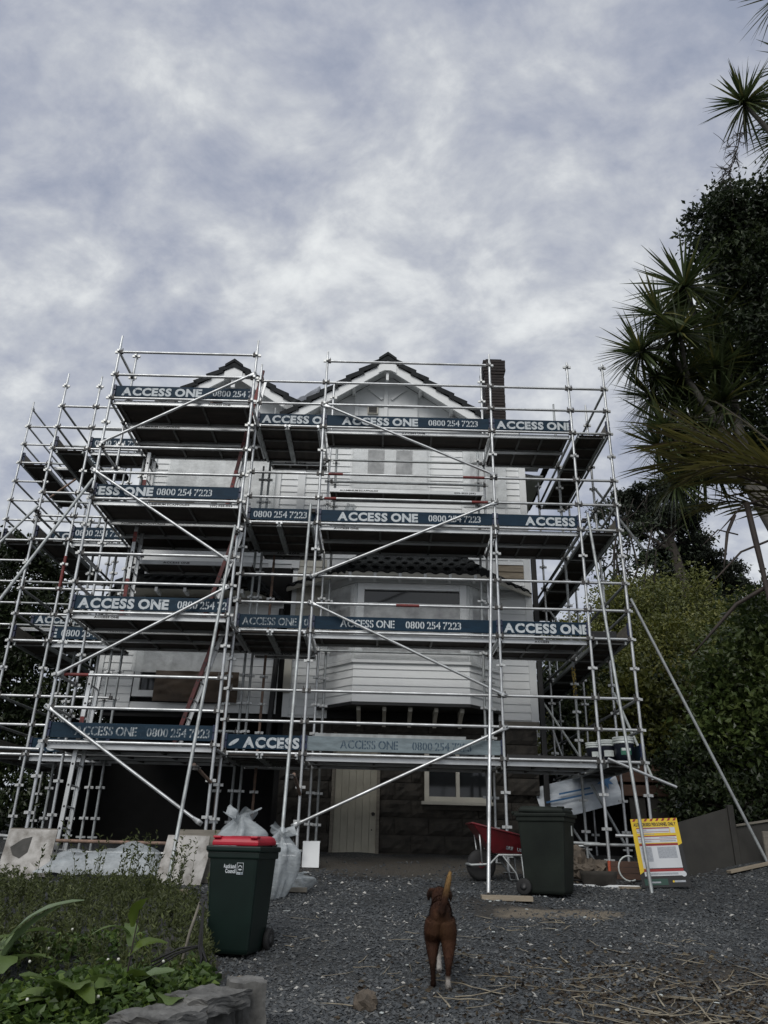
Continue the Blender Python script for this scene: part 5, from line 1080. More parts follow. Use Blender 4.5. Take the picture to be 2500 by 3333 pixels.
dock('broad leaved dock plant with the largest pale leaves at the front of the bed', -1.68, 4.95, mk(random.Random(2), 10, .26, .36), 0, 2)
dock('small dock plant by the stone wall at the front of the bed', -1.12, 5.05, mk(random.Random(3), 6, .16, .24), 0, 3)
dock('dock plant with upright yellow green leaves at the left edge', -2.42, 5.75, [(20, 60, .5, .07, .05), (70, 35, .45, .08, .1), (-20, 25, .42, .08, .05), (-60, 15, .36, .09, .1), (150, 40, .4, .08, .05), (110, 30, .4, .08, .1), (0, 40, .55, .06, .2)], 0, 4)
for k in range(11):
    x, y = rng.uniform(-2.2, -.95), rng.uniform(4.6, 6.2); z = gz(x, y)
    if bed_mask(x, y) > .4:
        put('clover_flower', cached('clf', lambda: MB().lathe([(0, -.009), (.007, -.005), (.009, .001), (.006, .008), (0, .009)], 8).mesh([MT['petal']])), None, T(x, y, z + rng.uniform(.14, .2)), 'white clover flower standing above the leaves', 'flower', 'clover flowers in the garden bed')
# low retaining wall of rough stone at the front of the bed
WL = thing('stone_wall', 'low rough stone retaining wall with a squared end post at the front of the bed', 'wall', (-.76, 5.42, gz(-.7, 5.2)))
def rough_stone(w, d, h, seed, n=5, amp=.035, rnd=0.0):
    r = np.random.default_rng(seed); b_ = bmesh.new(); bmesh.ops.create_cube(b_, size=1); bmesh.ops.subdivide_edges(b_, edges=b_.edges[:], cuts=n, use_grid_fill=True)
    for v in b_.verts:
        p = np.array(v.co); p = p * (1 - rnd) + p / np.linalg.norm(p) * .55 * rnd; q = p * 5 + seed; d_ = np.array([math.sin(q[1] * 1.7 + q[2] * 2.3), math.sin(q[0] * 2.1 + q[2] * 1.3 + 1), math.sin(q[0] * 1.9 + q[1] * 2.7 + 2)]); p = p * np.array([w, d, h]) + (d_ * .7 + r.normal(size=3) * .28) * amp; v.co = p
    me = bpy.data.meshes.new('m'); b_.to_mesh(me); b_.free(); me.materials.append(MT['stone_grey'])
    return me
MT['stone_grey'] = mat('lichened_stone', (0.17, 0.168, 0.16), (0.045, 0.044, 0.041), 5, .9, 0, .35, .65, 6, .5, 16)
put('end_post', rough_stone(.22, .26, .62, 1, 9, .007), WL, T(-.76, 5.42, -1.04) @ RZ(14))
pw = [(-.93, 5.12), (-1.10, 4.72), (-1.28, 4.32), (-1.46, 3.92)]
for i, (x, y) in enumerate(pw):
    put('cap_stone', rough_stone(.43, .30, .09, 10 + i, 9, .010), WL, T(x, y, -.80 - i * .03) @ RZ(66)); put('wall_stone', rough_stone(.41, .2, .36, 20 + i, 9, .012), WL, T(x - .02, y, -1.03 - i * .03) @ RZ(66))

# stake with black irrigation tails
S = thing('garden_stake', 'thin leaning stake at the edge of the bed hung with black cords', 'stake', (-1.22, 5.78, gz(-1.22, 5.78)))
gs = gz(-1.22, 5.78)
put('stake', MB().path([(-1.26, 5.76, gs), (-1.21, 5.78, gs + .3), (-1.165, 5.78, gs + .47)], [.011, .010, .009], n=6).mesh([MT['timber_grey']]), S)
rng = np.random.default_rng(3)
for k in range(9):
    e = (-1.13 + rng.uniform(.0, .10), 5.72 + rng.uniform(-.04, .04), gs - .02 + rng.uniform(.0, .06)) if k < 6 else (-1.48 + rng.uniform(-.06, .05), 5.78, gs + rng.uniform(.05, .16))
    p0 = Vector((-1.135, 5.76, gs + .44)); p1 = Vector((-1.13 + rng.uniform(-.014, .014), 5.75, gs + .22)); e = Vector(e)
    put('cord', MB().path([Vector((-1.165, 5.77, gs + .465)), p0, p1, p1.lerp(e, .5) + Vector((.02, 0, .03)), e], .0065, n=6).mesh([MT['rubber']]), S)
# brown leaf litter among the stalks
rng = np.random.default_rng(14); n = 2600; X = rng.normal(2.2, 1.0, n); Y = rng.normal(6.3, .8, n); k = (bed_mask(X, Y) < .1) & (X > -.2); X, Y = X[k], Y[k]
MT['lf_litter'] = leaf_mat('leaf_litter', [(0.020, 0.014, 0.010), (0.06, 0.045, 0.028), (0.17, 0.14, 0.09)], .8, .1)
put('leaf_litter', leaves_mesh(np.stack([X, Y, ground_z(X, Y) + .012], -1), rng.normal(size=(len(X), 3)) * np.array([1, 1, .12]), .05, .28, 'lf_litter', rng, .4, .28), None, None, 'dead brown leaf litter strewn over the lower right gravel', 'leaf litter', kind='stuff')

# ------------------------------------------------------------------ wheelie bins
def wheelie(label, x, y, rz, w, d, h, body, lid, sc_name='wheelie_bin'):
    z = gz(x, y) + .0; S = thing(sc_name, label, 'bin', (x, y, z), R(rz)); M = T(x, y, z) @ RZ(rz); b0 = .76
    hb = h - .10
    def ring(k, zz_, yo=0): return [(-w / 2 * k, -d / 2 * k + yo, zz_), (w / 2 * k, -d / 2 * k + yo, zz_), (w / 2 * k, d / 2 * k + yo, zz_), (-w / 2 * k, d / 2 * k + yo, zz_)]
    rs = [ring(.74, .02), ring(.78, .06), ring(.93, hb - .12), ring(.95, hb - .02)]; v = [p for r_ in rs for p in r_]; f = [(3, 2, 1, 0)] + [(i * 4 + j, i * 4 + (j + 1) % 4, i * 4 + 4 + (j + 1) % 4, i * 4 + 4 + j) for i in range(3) for j in range(4)] + [(12, 13, 14, 15)]
    bd = put('body', MB().add(v, f).mesh([MT[body]], .025), S, M)
    put('rim', MB().box((0, 0, hb), (w * 1.06, d * 1.05, .045)).box((0, 0, hb - .05), (w * 1.0, d * .985, .06)).mesh([MT[body]], .012), S, M)
    # lid: shallow dome with a raised panel and two finger grips
    lv = []
    for k, zz_ in ((.90, hb + .025), (.90, hb + .055), (.84, hb + .088), (.70, hb + .10)): lv += [(-w / 2 * k, -d / 2 * k * 1.03, zz_), (w / 2 * k, -d / 2 * k * 1.03, zz_), (w / 2 * k, d / 2 * k, zz_ + .012), (-w / 2 * k, d / 2 * k, zz_ + .012)]
    ld = put('lid', MB().add(lv, [(3, 2, 1, 0)] + [(i * 4 + j, i * 4 + (j + 1) % 4, i * 4 + 4 + (j + 1) % 4, i * 4 + 4 + j) for i in range(3) for j in range(4)] + [(12, 13, 14, 15)]).mesh([MT[lid]], .012), S, M)
    for s in (-1, 1): put('lid_grip', MB().box((s * w * .36, -d * .40, hb + .095), (.07, .09, .02)).mesh([MT[lid]], .008), ld, M)
    put('handle', MB().tube((-w * .40, d / 2 + .06, hb + .03), (w * .40, d / 2 + .06, hb + .03), .017).box((-w * .34, d / 2 + .02, hb + .02), (.03, .1, .05)).box((w * .34, d / 2 + .02, hb + .02), (.03, .1, .05)).mesh([MT[body]]), S, M)
    put('axle', MB().tube((-w / 2 * .9, d * .40, .10), (w / 2 * .9, d * .40, .10), .013).mesh([MT['wedge']]), S, M)
    for s in (-1, 1):
        wl = put('wheel', MB().lathe([(.03, -.025), (.085, -.025), (.10, -.018), (.10, .018), (.085, .025), (.03, .025)], 22, M=RY(90)).mesh([MT['rubber']]), S, M @ T(s * (w / 2 * .78 + .03), d * .40, .10))
        put('hub', MB().lathe([(.0, -.03), (.045, -.028), (.05, .028), (.0, .03)], 12, M=RY(90)).mesh([MT['black']]), wl, M @ T(s * (w / 2 * .78 + .03), d * .40, .10))
    return S, M, bd, hb
S, M, bd, hb = wheelie('dark green wheelie bin with a bright red lid standing on the gravel', -1.19, 7.66, -12, .48, .54, .94, 'bin_green', 'red_lid')
# council mark on the front
fy = lambda zz_: -.55 / 2 * (.78 + .15 * (zz_ - .06) / (hb - .18)) - .003
tl = math.degrees(math.atan2(.55 / 2 * .15, hb - .18))
Mk = M @ T(-.085, fy(.66), .655) @ RX(90 + tl)
put('council_mark', lettering([('Auckland', 0, .115, .03, .034, False, 0), ('Council', .02, .095, -.008, .034, False, 0)], 1, [MT['let_white']]), bd, Mk)
eb = MB(); 
for a0, a1, b0_, b1 in ((.125, .129, -.02, .075), (.181, .185, -.02, .075), (.129, .181, -.02, -.016), (.129, .181, .071, .075), (.129, .181, -.016, -.0)): eb.add([(a0, b0_, 0), (a1, b0_, 0), (a1, b1, 0), (a0, b1, 0)], [(0, 1, 2, 3)])
cs = [(.155 + .019 * math.cos(q), .036 + .019 * math.sin(q), 0) for q in np.linspace(0, math.pi, 9)]; ci = [(.155 + .012 * math.cos(q), .036 + .012 * math.sin(q), 0) for q in np.linspace(0, math.pi, 9)]
eb.add(cs + ci, [(i, i + 1, 9 + i + 1, 9 + i) for i in range(8)]); eb.add([(.136, .026, 0), (.174, .026, 0), (.166, .014, 0), (.144, .014, 0)], [(0, 3, 2, 1)])
put('council_emblem', eb.mesh([MT['let_white']]), bd, Mk)
S, M, bd, hb = wheelie('old dull green wheelie bin standing turned sideways beside the wheelbarrow', 2.27, 11.05, 62, .56, .66, 1.06, 'bin_old', 'bin_old')
put('address_sticker', MB().box((0, 0, 0), (.05, .004, .13)).mesh([MT['white_pl']]), bd, M @ T(.12, -.305, .78))

# ------------------------------------------------------------------ wheelbarrow
wx, wy = 1.50, 11.95; z0 = gz(wx, wy)
S = thing('wheelbarrow', 'red wheelbarrow parked by the stone basement behind the raker tube', 'wheelbarrow', (wx, wy, z0)); M = T(wx, wy, z0) @ RZ(4)
def tray():
    top = [(-.16, -.27, .74), (-.16, .27, .74), (.66, .32, .56), (.66, -.32, .56)]; bot = [(.14, -.17, .36), (.14, .17, .36), (.58, .2, .355), (.58, -.2, .355)]
    inn = [(p[0] * .97 + .01, p[1] * .94, p[2] - .004) for p in top]; ib = [(p[0], p[1] * .92, p[2] + .02) for p in bot]
    v = top + bot + inn + ib; f = [(0, 4, 5, 1), (1, 5, 6, 2), (2, 6, 7, 3), (3, 7, 4, 0), (4, 7, 6, 5), (8, 9, 13, 12), (9, 10, 14, 13), (10, 11, 15, 14), (11, 8, 12, 15), (12, 13, 14, 15), (0, 1, 9, 8), (1, 2, 10, 9), (2, 3, 11, 10), (3, 0, 8, 11)]
    return MB().add(v, f).mesh([MT['barrow_red']], .012)
tr = put('tray', tray(), S, M)
put('rim', MB().path([(-.16, -.27, .745), (-.16, .27, .745), (.66, .32, .565), (.66, -.32, .565), (-.16, -.27, .745)], .014, n=7).mesh([MT['barrow_red']]), tr, M)
Mt = M @ T(.30, -.265, .42) @ RY(8) @ RX(106)
put('maker_lettering', lettering([('GRE', 0, .10, 0, .045, False, 0), ('US', .16, .07, 0, .045, False, 0)], 1, [MT['let_worn']]), tr, Mt)
for s in (-1, 1):
    put('frame_tube', MB().path([(-.20, s * .06, .215), (-.16, s * .12, .205), (.10, s * .13, .22), (.22, s * .17, .34), (.60, s * .23, .345), (.74, s * .27, .46), (1.12, s * .29, .62)], .017, n=8).mesh([MT['galv_dull']]), S, M)
    put('leg', MB().path([(.27, s * .18, .34), (.44, s * .23, .12), (.47, s * .24, .02), (.56, s * .24, .02), (.53, s * .22, .34)], .012, n=7).mesh([MT['galv_dull']]), S, M)
    put('tray_stay', MB().path([(-.01, s * .13, .22), (-.05, s * .2, .60)], .011, n=6).mesh([MT['galv']]), S, M)
put('front_bar', MB().tube((-.20, -.06, .215), (-.20, .06, .215), .017).mesh([MT['galv_dull']]), S, M)
whl = put('wheel', MB().lathe([(.10, -.045), (.165, -.05), (.2, -.03), (.21, 0), (.2, .03), (.165, .05), (.10, .045)], 26, M=RX(90)).mesh([MT['rubber']]), S, M @ T(.0, 0, .205))
put('rim', MB().lathe([(.0, -.035), (.04, -.05), (.05, -.03), (.105, -.04), (.105, .04), (.05, .03), (.04, .05), (.0, .035)], 20, M=RX(90)).mesh([MT['barrow_red']]), whl, M @ T(0, 0, .205))

# ------------------------------------------------------------------ site sign
sx, sy = 4.03, 11.75; z0 = gz(sx, sy)
S = thing('site_sign', 'yellow and black site safety sign leaning behind a raker tube at the right', 'sign', (sx, sy, z0)); W_, H_ = .66, .90
M = T(sx - W_ / 2, sy, z0 + .0) @ RZ(-4) @ RY(-3.0) @ RX(90 - 10)      # local: x right, y up, z to the viewer
put('panel', MB().box((W_ / 2, H_ / 2, -.004), (W_, H_, .006)).mesh([MT['black']], .002), S, M)
def pr(name, x0, x1, y0, y1, mt, k=1, sk=0): return put(name, MB().add([(x0, y0, .0006 * k), (x1, y0, .0006 * k), (x1 + sk, y1, .0006 * k), (x0 + sk, y1, .0006 * k)], [(0, 1, 2, 3)]).mesh([MT[mt]]), S, M)
put('yellow_field', MB().add([(.0, .17, .0006), (.05, .20, .0006), (.60, .53, .0006), (W_, .56, .0006), (W_, H_, .0006), (0, H_, .0006)], [(0, 1, 2, 3, 4, 5)]).mesh([MT['sign_yellow']]), S, M)
for k in range(8): pr('hazard_stripe', .02 + k * .082, .055 + k * .082, H_ - .035, H_ - .001, 'sign_red', 2, .025)
put('heading', lettering([('AUTHORISED PERSONNEL ONLY', .03, W_ - .06, H_ - .10, .047, False, 0), ('REPORT TO SITE MANAGER ON ARRIVAL', .13, .40, H_ - .135, .018, False, 0)][:1], 1, [MT['black']]), S, M @ T(0, 0, .0012))
pr('print_line', .13, .53, H_ - .132, H_ - .118, 'sign_print', 2)
for (a, b_, y0, y1, mt, k) in ((.06, .52, .705, .772, 'sign_white', 2), (.06, .52, .762, .775, 'sign_red', 3), (.06, .52, .718, .724, 'sign_red', 3), (.06, .60, .575, .665, 'sign_white', 2), (.06, .60, .655, .668, 'sign_red', 3), (.06, .60, .617, .623, 'sign_red', 3), (.06, .60, .535, .565, 'sign_red', 3), (.06, .60, .245, .537, 'sign_white', 2), (.08, .22, .33, .52, 'sign_print', 3), (.30, .56, .37, .52, 'sign_print', 3), (.06, .60, .20, .235, 'sign_red', 3), (.06, .58, .145, .20, 'sign_white', 3), (.08, .52, .158, .185, 'sign_print', 4), (.53, .60, .70, .775, 'sign_white', 2), (.04, .36, .03, .11, 'sign_green', 2), (.45, .60, .06, .085, 'sign_print', 2),
                          (.09, .30, .685, .693, 'sign_print', 4), (.36, .58, .635, .645, 'sign_print', 4), (.08, .24, .592, .602, 'sign_print', 4), (.36, .58, .59, .605, 'sign_print', 4), (.08, .2, .74, .75, 'sign_print', 4), (.12, .26, .055, .075, 'sign_print', 3)):
    pr('printed_field', a, b_, y0, y1, mt, k)
put('round_mark', MB().add([(.595 + .036 * math.cos(q), .165 + .036 * math.sin(q), .003) for q in np.linspace(0, 6.283, 20)[:-1]], [tuple(range(19))]).mesh([MT['sign_white']]), S, M)
put('foot_mark', MB().add([(.435 + .014 * math.cos(q), .072 + .014 * math.sin(q), .002) for q in np.linspace(0, 6.283, 14)[:-1]], [tuple(range(13))]).mesh([MT['sign_yellow']]), S, M)

# ------------------------------------------------------------------ sole boards, timber, stones
def lump(name, label, cat, w, d, h, x, y, rz=0, mt='timber', dz=0, rx=0, ry=0, bevel=.004, group=None):
    return put(name, MB().box((0, 0, h / 2), (w, d, h)).mesh([MT[mt]], bevel), None, T(x, y, gz(x, y) + dz) @ RZ(rz) @ RX(rx) @ RY(ry), label, cat, group)
lump('sole_board', 'timber sole board under the central raker tube near the dog', 'board', .62, .22, .055, 1.62, 10.5, -3)
lump('sole_board', 'timber sole board under the raker tube right of the red lidded bin', 'board', .55, .2, .05, -1.12, 10.75, 2, 'timber_grey')
lump('sole_board', 'short sole board half hidden in weeds under the leftmost foreground raker', 'board', .4, .2, .05, -2.45, 10.4, 8, 'timber')
lump('plank', 'long pale plank lying at the foot of the black wall', 'plank', 1.9, .12, .04, 6.2, 12.75, 9, 'timber', .02, 0, -11)
lump('timber_peg', 'short upright timber peg standing in front of the black wall', 'peg', .13, .04, .50, 6.05, 12.85, 5, 'timber_grey', -.05)
lump('plank', 'white painted plank flat on the ground behind the old green bin', 'plank', 1.1, .11, .03, 3.15, 11.95, -2, 'white_paint')
lump('plank', 'short yellowish offcut beside the foot of the sign', 'plank', .3, .09, .03, 3.55, 11.85, 12, 'timber')
for i, (dz, c2) in enumerate(((0, 'bottom'), (.085, 'middle'), (.17, 'top'))):
    lump('timber_beam', f'{c2} brown timber beam of the small stack behind the sign', 'beam', 1.15, .12, .08, 3.75 + .03 * i, 12.7, 2 - 2 * i, 'timber_brown', dz)
put('pipe_offcut', MB().tube((0, 0, 0), (.01, 0, .3), .022, n=10).mesh([MT['orange']]), None, T(3.42, 12.35, gz(3.42, 12.35)), 'orange plastic pipe offcut standing by the scaffold foot', 'pipe')
put('hose', MB().path([(3.75 + .16 * math.cos(q), 12.45, gz(3.75, 12.45) + .17 + .17 * math.sin(q)) for q in np.linspace(1.2, 5.2, 14)], .012, n=7).mesh([MT['white_pl']]), None, None, 'loop of pale hose standing by the timber stack', 'hose')
put('cable', MB().path([(x, 12.1 + .08 * math.sin(x * 5), gz(x, 12.1) + .03 + .02 * math.sin(x * 7)) for x in np.linspace(2.6, 3.9, 16)], .012, n=6).mesh([MT['rubber']]), None, None, 'black cable trailing over the ground behind the old green bin', 'cable')
rk_ = [(2.75, 12.5, .40, .3, .34, 'tall brown rock leaning behind the old green bin'), (3.02, 12.35, .36, .3, .25, 'broken slab of stone beside the plastic tub'), (2.7, 12.2, .3, .25, .2, 'small brown rock at the foot of the rubble heap'), (2.95, 12.7, .4, .3, .5, 'largest rock at the back of the rubble heap'), (3.3, 12.65, .34, .3, .28, 'flat rock between the scaffold feet'), (2.62, 12.75, .3, .3, .62, 'upright rock against the stone corner')]
for i, (x, y, w, d, h, lab) in enumerate(rk_):
    me = rough_stone(w, d, h, 40 + i, 5, .035, .45); me.materials[0] = MT['stone_brown'] if 'stone_brown' in MT else MT.setdefault('stone_brown', mat('brown_rubble', (.15, .12, .09), (.06, .05, .04), 5, .9, 0, .3, .7, 6, .5, 14))
    put('rock', me, None, T(x, y, gz(x, y) + h * .42) @ RZ(i * 37) @ RX(10), lab, 'rock', 'rubble heap by the house corner')
me = rough_stone(.15, .13, .13, 60, 5, .012, .9); me.materials[0] = MT['stone_brown']; put('rock', me, None, T(-.04, 6.09, gz(-.04, 6.09) + .04), 'round brown clod lying alone at the bottom of the picture', 'rock')
put('tub', MB().lathe([(.0, 0), (.19, .0), (.215, .03), (.235, .16), (.25, .22), (.235, .22), (.22, .16), (.2, .035), (.0, .03)], 20).mesh([MT['stone_dark']]), None, T(3.18, 12.05, gz(3.18, 12.05)) @ S3(1.1, .8, .9), 'clear plastic tub sitting in front of the rubble', 'tub')

# ------------------------------------------------------------------ rubbish on the left
def slab(name, label, x, y, w, h, lean, rz, mt='plaster', notch=None, dz=0):
    z = gz(x, y) + dz; poly = notch or [(0, 0), (w, 0.0), (w * .995, h), (0.0, h * .995)]
    S = put(name, MB().prism(poly, 0, .022).mesh([MT[mt]]), None, T(x, y, z) @ RZ(rz) @ RX(90 - lean), label, 'panel'); return S
slab('plaster_panel', 'old plaster panel at the back of the left leaning stack', -5.08, 11.5, .66, .60, 12, 0, 'timber_grey')
s1 = slab('plaster_panel', 'stained square plaster panel with a dark torn patch leaning at far left', -5.03, 11.36, .66, .60, 14, 1)
put('torn_patch', MB().prism([(.08, .36), (.14, .26), (.24, .22), (.33, .30), (.34, .50), (.22, .47)], .0225, .026).mesh([MT['plaster_dark']]), s1, WM[s1])
slab('plaster_panel', 'small broken plaster piece propped against the stained square panel', -4.76, 11.28, .34, .24, 16, 2, notch=[(-.1, 0), (.26, -.01), (.26, .13), (.16, .20), (.06, .22), (-.03, .10)])
slab('plaster_panel', 'dark edged panel at the back of the stack right of the plastic heap', -2.70, 11.15, .62, .66, 14, -2, 'timber_grey')
slab('plaster_panel', 'mottled plaster panel leaning behind the leftmost foreground raker', -2.82, 10.98, .60, .62, 16, -4, notch=[(0, 0), (.46, -.0), (.6, .12), (.62, .62), (.05, .62)])
slab('plaster_panel', 'thin curved plaster strip at the right end of the leaning stack', -2.38, 10.95, .3, .42, 18, -8, notch=[(0, 0), (.16, 0), (.2, .40), (.08, .42)])
slab('white_panel', 'small white panel leaning by a scaffold foot left of the door', -1.12, 12.95, .26, .38, 12, 5, 'white_paint')
def heap(name, label, cat, w, d, h, x, y, rz, seed, mt='film_thick', nx=34, ny=26, amp=.10, pw=.55):
    pf = lambda U, V: h * (np.clip(np.sin(np.pi * U), 0, 1) ** pw) * (np.clip(np.sin(np.pi * V), 0, 1) ** .45) * (.8 + .25 * np.sin(U * 7 + seed) * np.sin(V * 4)) 
    return put(name, crumple(w, d, nx, ny, amp, seed, pf, mt), None, T(x, y, gz(x, y) - .03) @ RZ(rz), label, cat)
heap('plastic_sheet', 'long heap of bundled clear plastic sheeting lying behind the weeds', 'plastic sheet', 1.75, .85, .50, -3.62, 11.6, -6, 71, 'film_bag')
def bag(label, x, y, w, h, seed, mt='film_bag', lean=0, z=None):
    rng = np.random.default_rng(seed); n, k = 56, 34; V = []; ph = rng.uniform(0, 6.28, 8); kk = rng.integers(2, 9, 8); am = rng.uniform(.03, .09, 8)
    for i in range(k):
        t_ = i / (k - 1); base = (math.sin(math.pi * min(t_ * .62 + .16, 1)) ** .6) * (1 - .75 * sstep(.72, .93, t_)) + .55 * sstep(.93, 1, t_)
        for j in range(n):
            a = 2 * math.pi * j / n; f = 1 + sum(am[q] * (1 - 2 * abs(math.sin(kk[q] * a * .5 + ph[q] + 2.2 * t_ * math.sin(ph[q])))) for q in range(8)) + rng.normal() * .012
            V.append((math.cos(a) * w / 2 * base * f, math.sin(a) * w / 2 * base * f * .85, h * t_ + (.05 * h * math.sin(a * 2 + ph[0]) + .04 * h * math.sin(a * 5 + ph[1])) * t_))
    F = [(i * n + j, i * n + (j + 1) % n, (i + 1) * n + (j + 1) % n, (i + 1) * n + j) for i in range(k - 1) for j in range(n)]
    return put('plastic_bag', np_mesh(np.array(V), np.array(F), [MT[mt]], smooth=True), None, T(x, y, gz(x, y) if z is None else z) @ RY(lean), label, 'plastic bag')
bag('big clear plastic rubbish bag standing behind the red lidded bin', -1.62, 9.9, .62, .98, 81); bag('bluish clear rubbish bag slumped right of the big one', -1.26, 10.25, .5, .78, 82, 'film_bag', 8); bag('small knotted plastic bag on the ground by the sole board', -1.0, 10.9, .42, .22, 83)
bag('clear plastic bag standing behind the central second deck toe board', -.62, 13.05, .34, .40, 84, z=5.45)
put('paper_scrap', MB().prism([(0, 0), (.05, .01), (.075, .03), (.07, .05), (.02, .04)], 0, .003).mesh([MT['white_pl']]), None, T(-.98, 9.35, gz(-.98, 9.35) + .03), 'pale blue paper scrap on the gravel beside the red lidded bin', 'paper')
put('fallen_leaf', MB().prism([(0, 0), (.04, .018), (.08, .02), (.12, .012), (.10, -.01), (.05, -.014)], 0, .006).mesh([MT['timber']]), None, T(-1.02, 6.7, gz(-1.02, 6.7) + .03), 'curled tan leaf on the gravel above the stone wall', 'leaf')

# ------------------------------------------------------------------ things on the decks
def pail(label, x, y, z, r, h, band):
    S = thing('paint_pail', label, 'pail', (x, y, z)); M = T(x, y, z)
    put('body', MB().lathe([(.0, 0), (r * .86, 0), (r * .97, h * .8), (r * .98, h * .84)], 24).mesh([MT['navy_pl']]), S, M); put('rim', MB().lathe([(r * .98, h * .74), (r * 1.03, h * .75), (r * 1.03, h * .79), (r * .99, h * .8), (r * 1.0, h * .84), (r * 1.05, h * .85), (r * 1.05, h * .90), (r * 1.0, h * .91), (r * 1.05, h * .93), (r * 1.06, h), (0, h)], 24).mesh([MT['white_pl']]), S, M)
    put('label', MB().add([(r * k * math.cos(q), r * k * math.sin(q), zz_) for zz_, k in ((h * .30, .94), (h * .55, .965)) for q in np.linspace(-2.2, -1.1, 8)], [(i, i + 1, 9 + i, 8 + i) for i in range(7)]).mesh([MT[band]]), S, M)
    put('label', MB().add([(r * k * math.cos(q), r * k * math.sin(q), zz_) for zz_, k in ((h * .46, .967), (h * .56, .975)) for q in np.linspace(-2.1, -1.2, 8)], [(i, i + 1, 9 + i, 8 + i) for i in range(7)]).mesh([MT['white_pl']]), S, M); return S
zd = D4 + .0
pail('dark paint pail with green label and white lid at the right deck corner', 4.02, 13.02, zd, .165, .41, 'green_lab'); pail('paint pail with white label left of the green labelled one', 3.80, 13.22, zd, .155, .38, 'white_pl'); pail('pale paint pail behind the corner standard on the lowest right deck', 3.60, 13.25, zd, .14, .34, 'white_pl')
put('tray', MB().box((0, 0, .08), (.42, .3, .16), taper=(1.06, 1.06)).mesh([MT['black']], .01), None, T(3.83, 13.05, D3), 'black plastic tray on the third deck at the right corner', 'tray')
put('bundle_board', MB().box((0, 0, .0), (.09, .22, .85)).mesh([MT['black']], .01), None, T(-4.55, 13.05, 7.78) @ RY(16), 'dark board leaning at the top left deck, slanting', 'board')
put('bundle_board', MB().box((0, 0, .0), (.13, .22, .85)).mesh([MT['black']], .01), None, T(-4.22, 13.05, 7.82) @ RY(1), 'dark upright board beside the slanting one at top left', 'board')
put('tie_bracket', MB().box((0, 0, 0), (.2, .12, .1)).box((-.09, 0, -.06), (.05, .12, .12)).mesh([MT['rust']], .006), None, T(-3.2, 12.4, 7.68) @ RY(-12), 'dark angled bracket lying on the topmost left deck', 'bracket')
put('dark_cloth', crumple(.9, .3, 16, 8, .12, 91, mt='black'), None, T(-3.0, 14.0, 5.9) @ RZ(3), 'dark cloth draped on the platform behind the left tower', 'cloth')
put('rail_clamp', MB().tube((0, 0, 0), (.7, 0, .02), .016).box((.05, 0, .06), (.1, .05, .08)).box((.62, 0, .06), (.1, .05, .08)).mesh([MT['wedge']]), None, T(-3.75, 12.9, 5.72), 'small clamp bar resting behind the second deck toe board', 'clamp')

# ------------------------------------------------------------------ right hand side: black wall, beam, wrap
S = thing('retaining_wall', 'charcoal black panel wall stepping up the slope at the right', 'wall', (5.4, 13.15, gz(5.4, 13.15)))
for i, (x0, x1, za, zb) in enumerate(((4.78, 5.62, .52, .76), (5.72, 6.6, .48, .62), (6.7, 7.8, .72, .9))):
    put('panel', MB().add([(x0, 13.15, -.7), (x1, 13.15, -.7), (x1, 13.15, zb), (x0, 13.15, za), (x0, 13.2, -.7), (x1, 13.2, -.7), (x1, 13.2, zb), (x0, 13.2, za)], [(0, 1, 2, 3), (5, 4, 7, 6), (3, 2, 6, 7), (0, 3, 7, 4), (1, 5, 6, 2)]).mesh([MT['wall_black']]), S)
    put('post', MB().box((x1 + .05, 13.17, (zb - .6) / 2), (.09, .09, zb + .7)).mesh([MT['wall_black']], .005), S)
    if i: put('capping', MB().add([(x0, 13.12, za + .01), (x1, 13.12, zb + .01), (x1, 13.22, zb + .01), (x0, 13.22, za + .01), (x0, 13.12, za + .04), (x1, 13.12, zb + .04), (x1, 13.22, zb + .04), (x0, 13.22, za + .04)], [(0, 1, 5, 4), (4, 5, 6, 7), (3, 0, 4, 7), (2, 3, 7, 6), (1, 2, 6, 5)]).mesh([MT['timber_grey']]), S)
S = thing('lean_to', 'dark lean-to with a heavy brown beam behind the right scaffold feet', 'shed', (4.3, 15.6, gz(4.3, 15.6)))
put('beam', MB().box((4.95, 15.5, 1.5), (1.45, .12, .36)).mesh([MT['timber_brown']], .01), S); put('beam', MB().box((4.95, 15.52, 1.17), (1.4, .1, .2)).mesh([MT['timber_brown']], .01), S)
put('back_wall', MB().box((4.4, 16.6, .4), (3.2, .1, 2.2)).mesh([MT['dark']]), S); put('roof_sheet', MB().box((4.4, 16.0, 1.72), (2.6, 1.3, .05)).mesh([MT['dark']]), S)
for x, w in ((4.95, .3), (5.35, .36)): put('panel', MB().box((x, 15.55, .3), (w, .04, 1.5)).mesh([MT['wall_black']]), S)
pf = lambda U, V: .0 * U
o = put('building_wrap', crumple(1.55, .62, 24, 12, .12, 95, mt='film_blue'), None, T(3.75, 15.2, 1.02) @ RY(-14) @ RX(80), 'white and blue building wrap hanging under the right scaffold', 'building wrap')
for k in range(2): put('blue_print', MB().box((0, 0, 0), (.9 - .3 * k, .004, .03)).mesh([cached('bluem', lambda: mat('blue_print', (.05, .16, .34), None, 8, .5))]), o, T(3.55 + .1 * k, 15.02 + .0 * k, .98 + .12 * k) @ RY(-12))
put('blue_print', MB().prism([(.17 * (1 if i % 2 else .45) * math.cos(i * math.pi / 8), .19 * (1 if i % 2 else .45) * math.sin(i * math.pi / 8)) for i in range(16)], 0, .004, M=RX(90)).mesh([MC['bluem']]), o, T(4.22, 15.0, 1.3))
put('building_wrap', crumple(.28, .95, 10, 20, .10, 96, mt='film_blue'), None, T(5.75, 15.3, 1.15) @ RY(14) @ RX(84), 'ragged strip of wrap hanging at the end of the brown beam', 'building wrap')

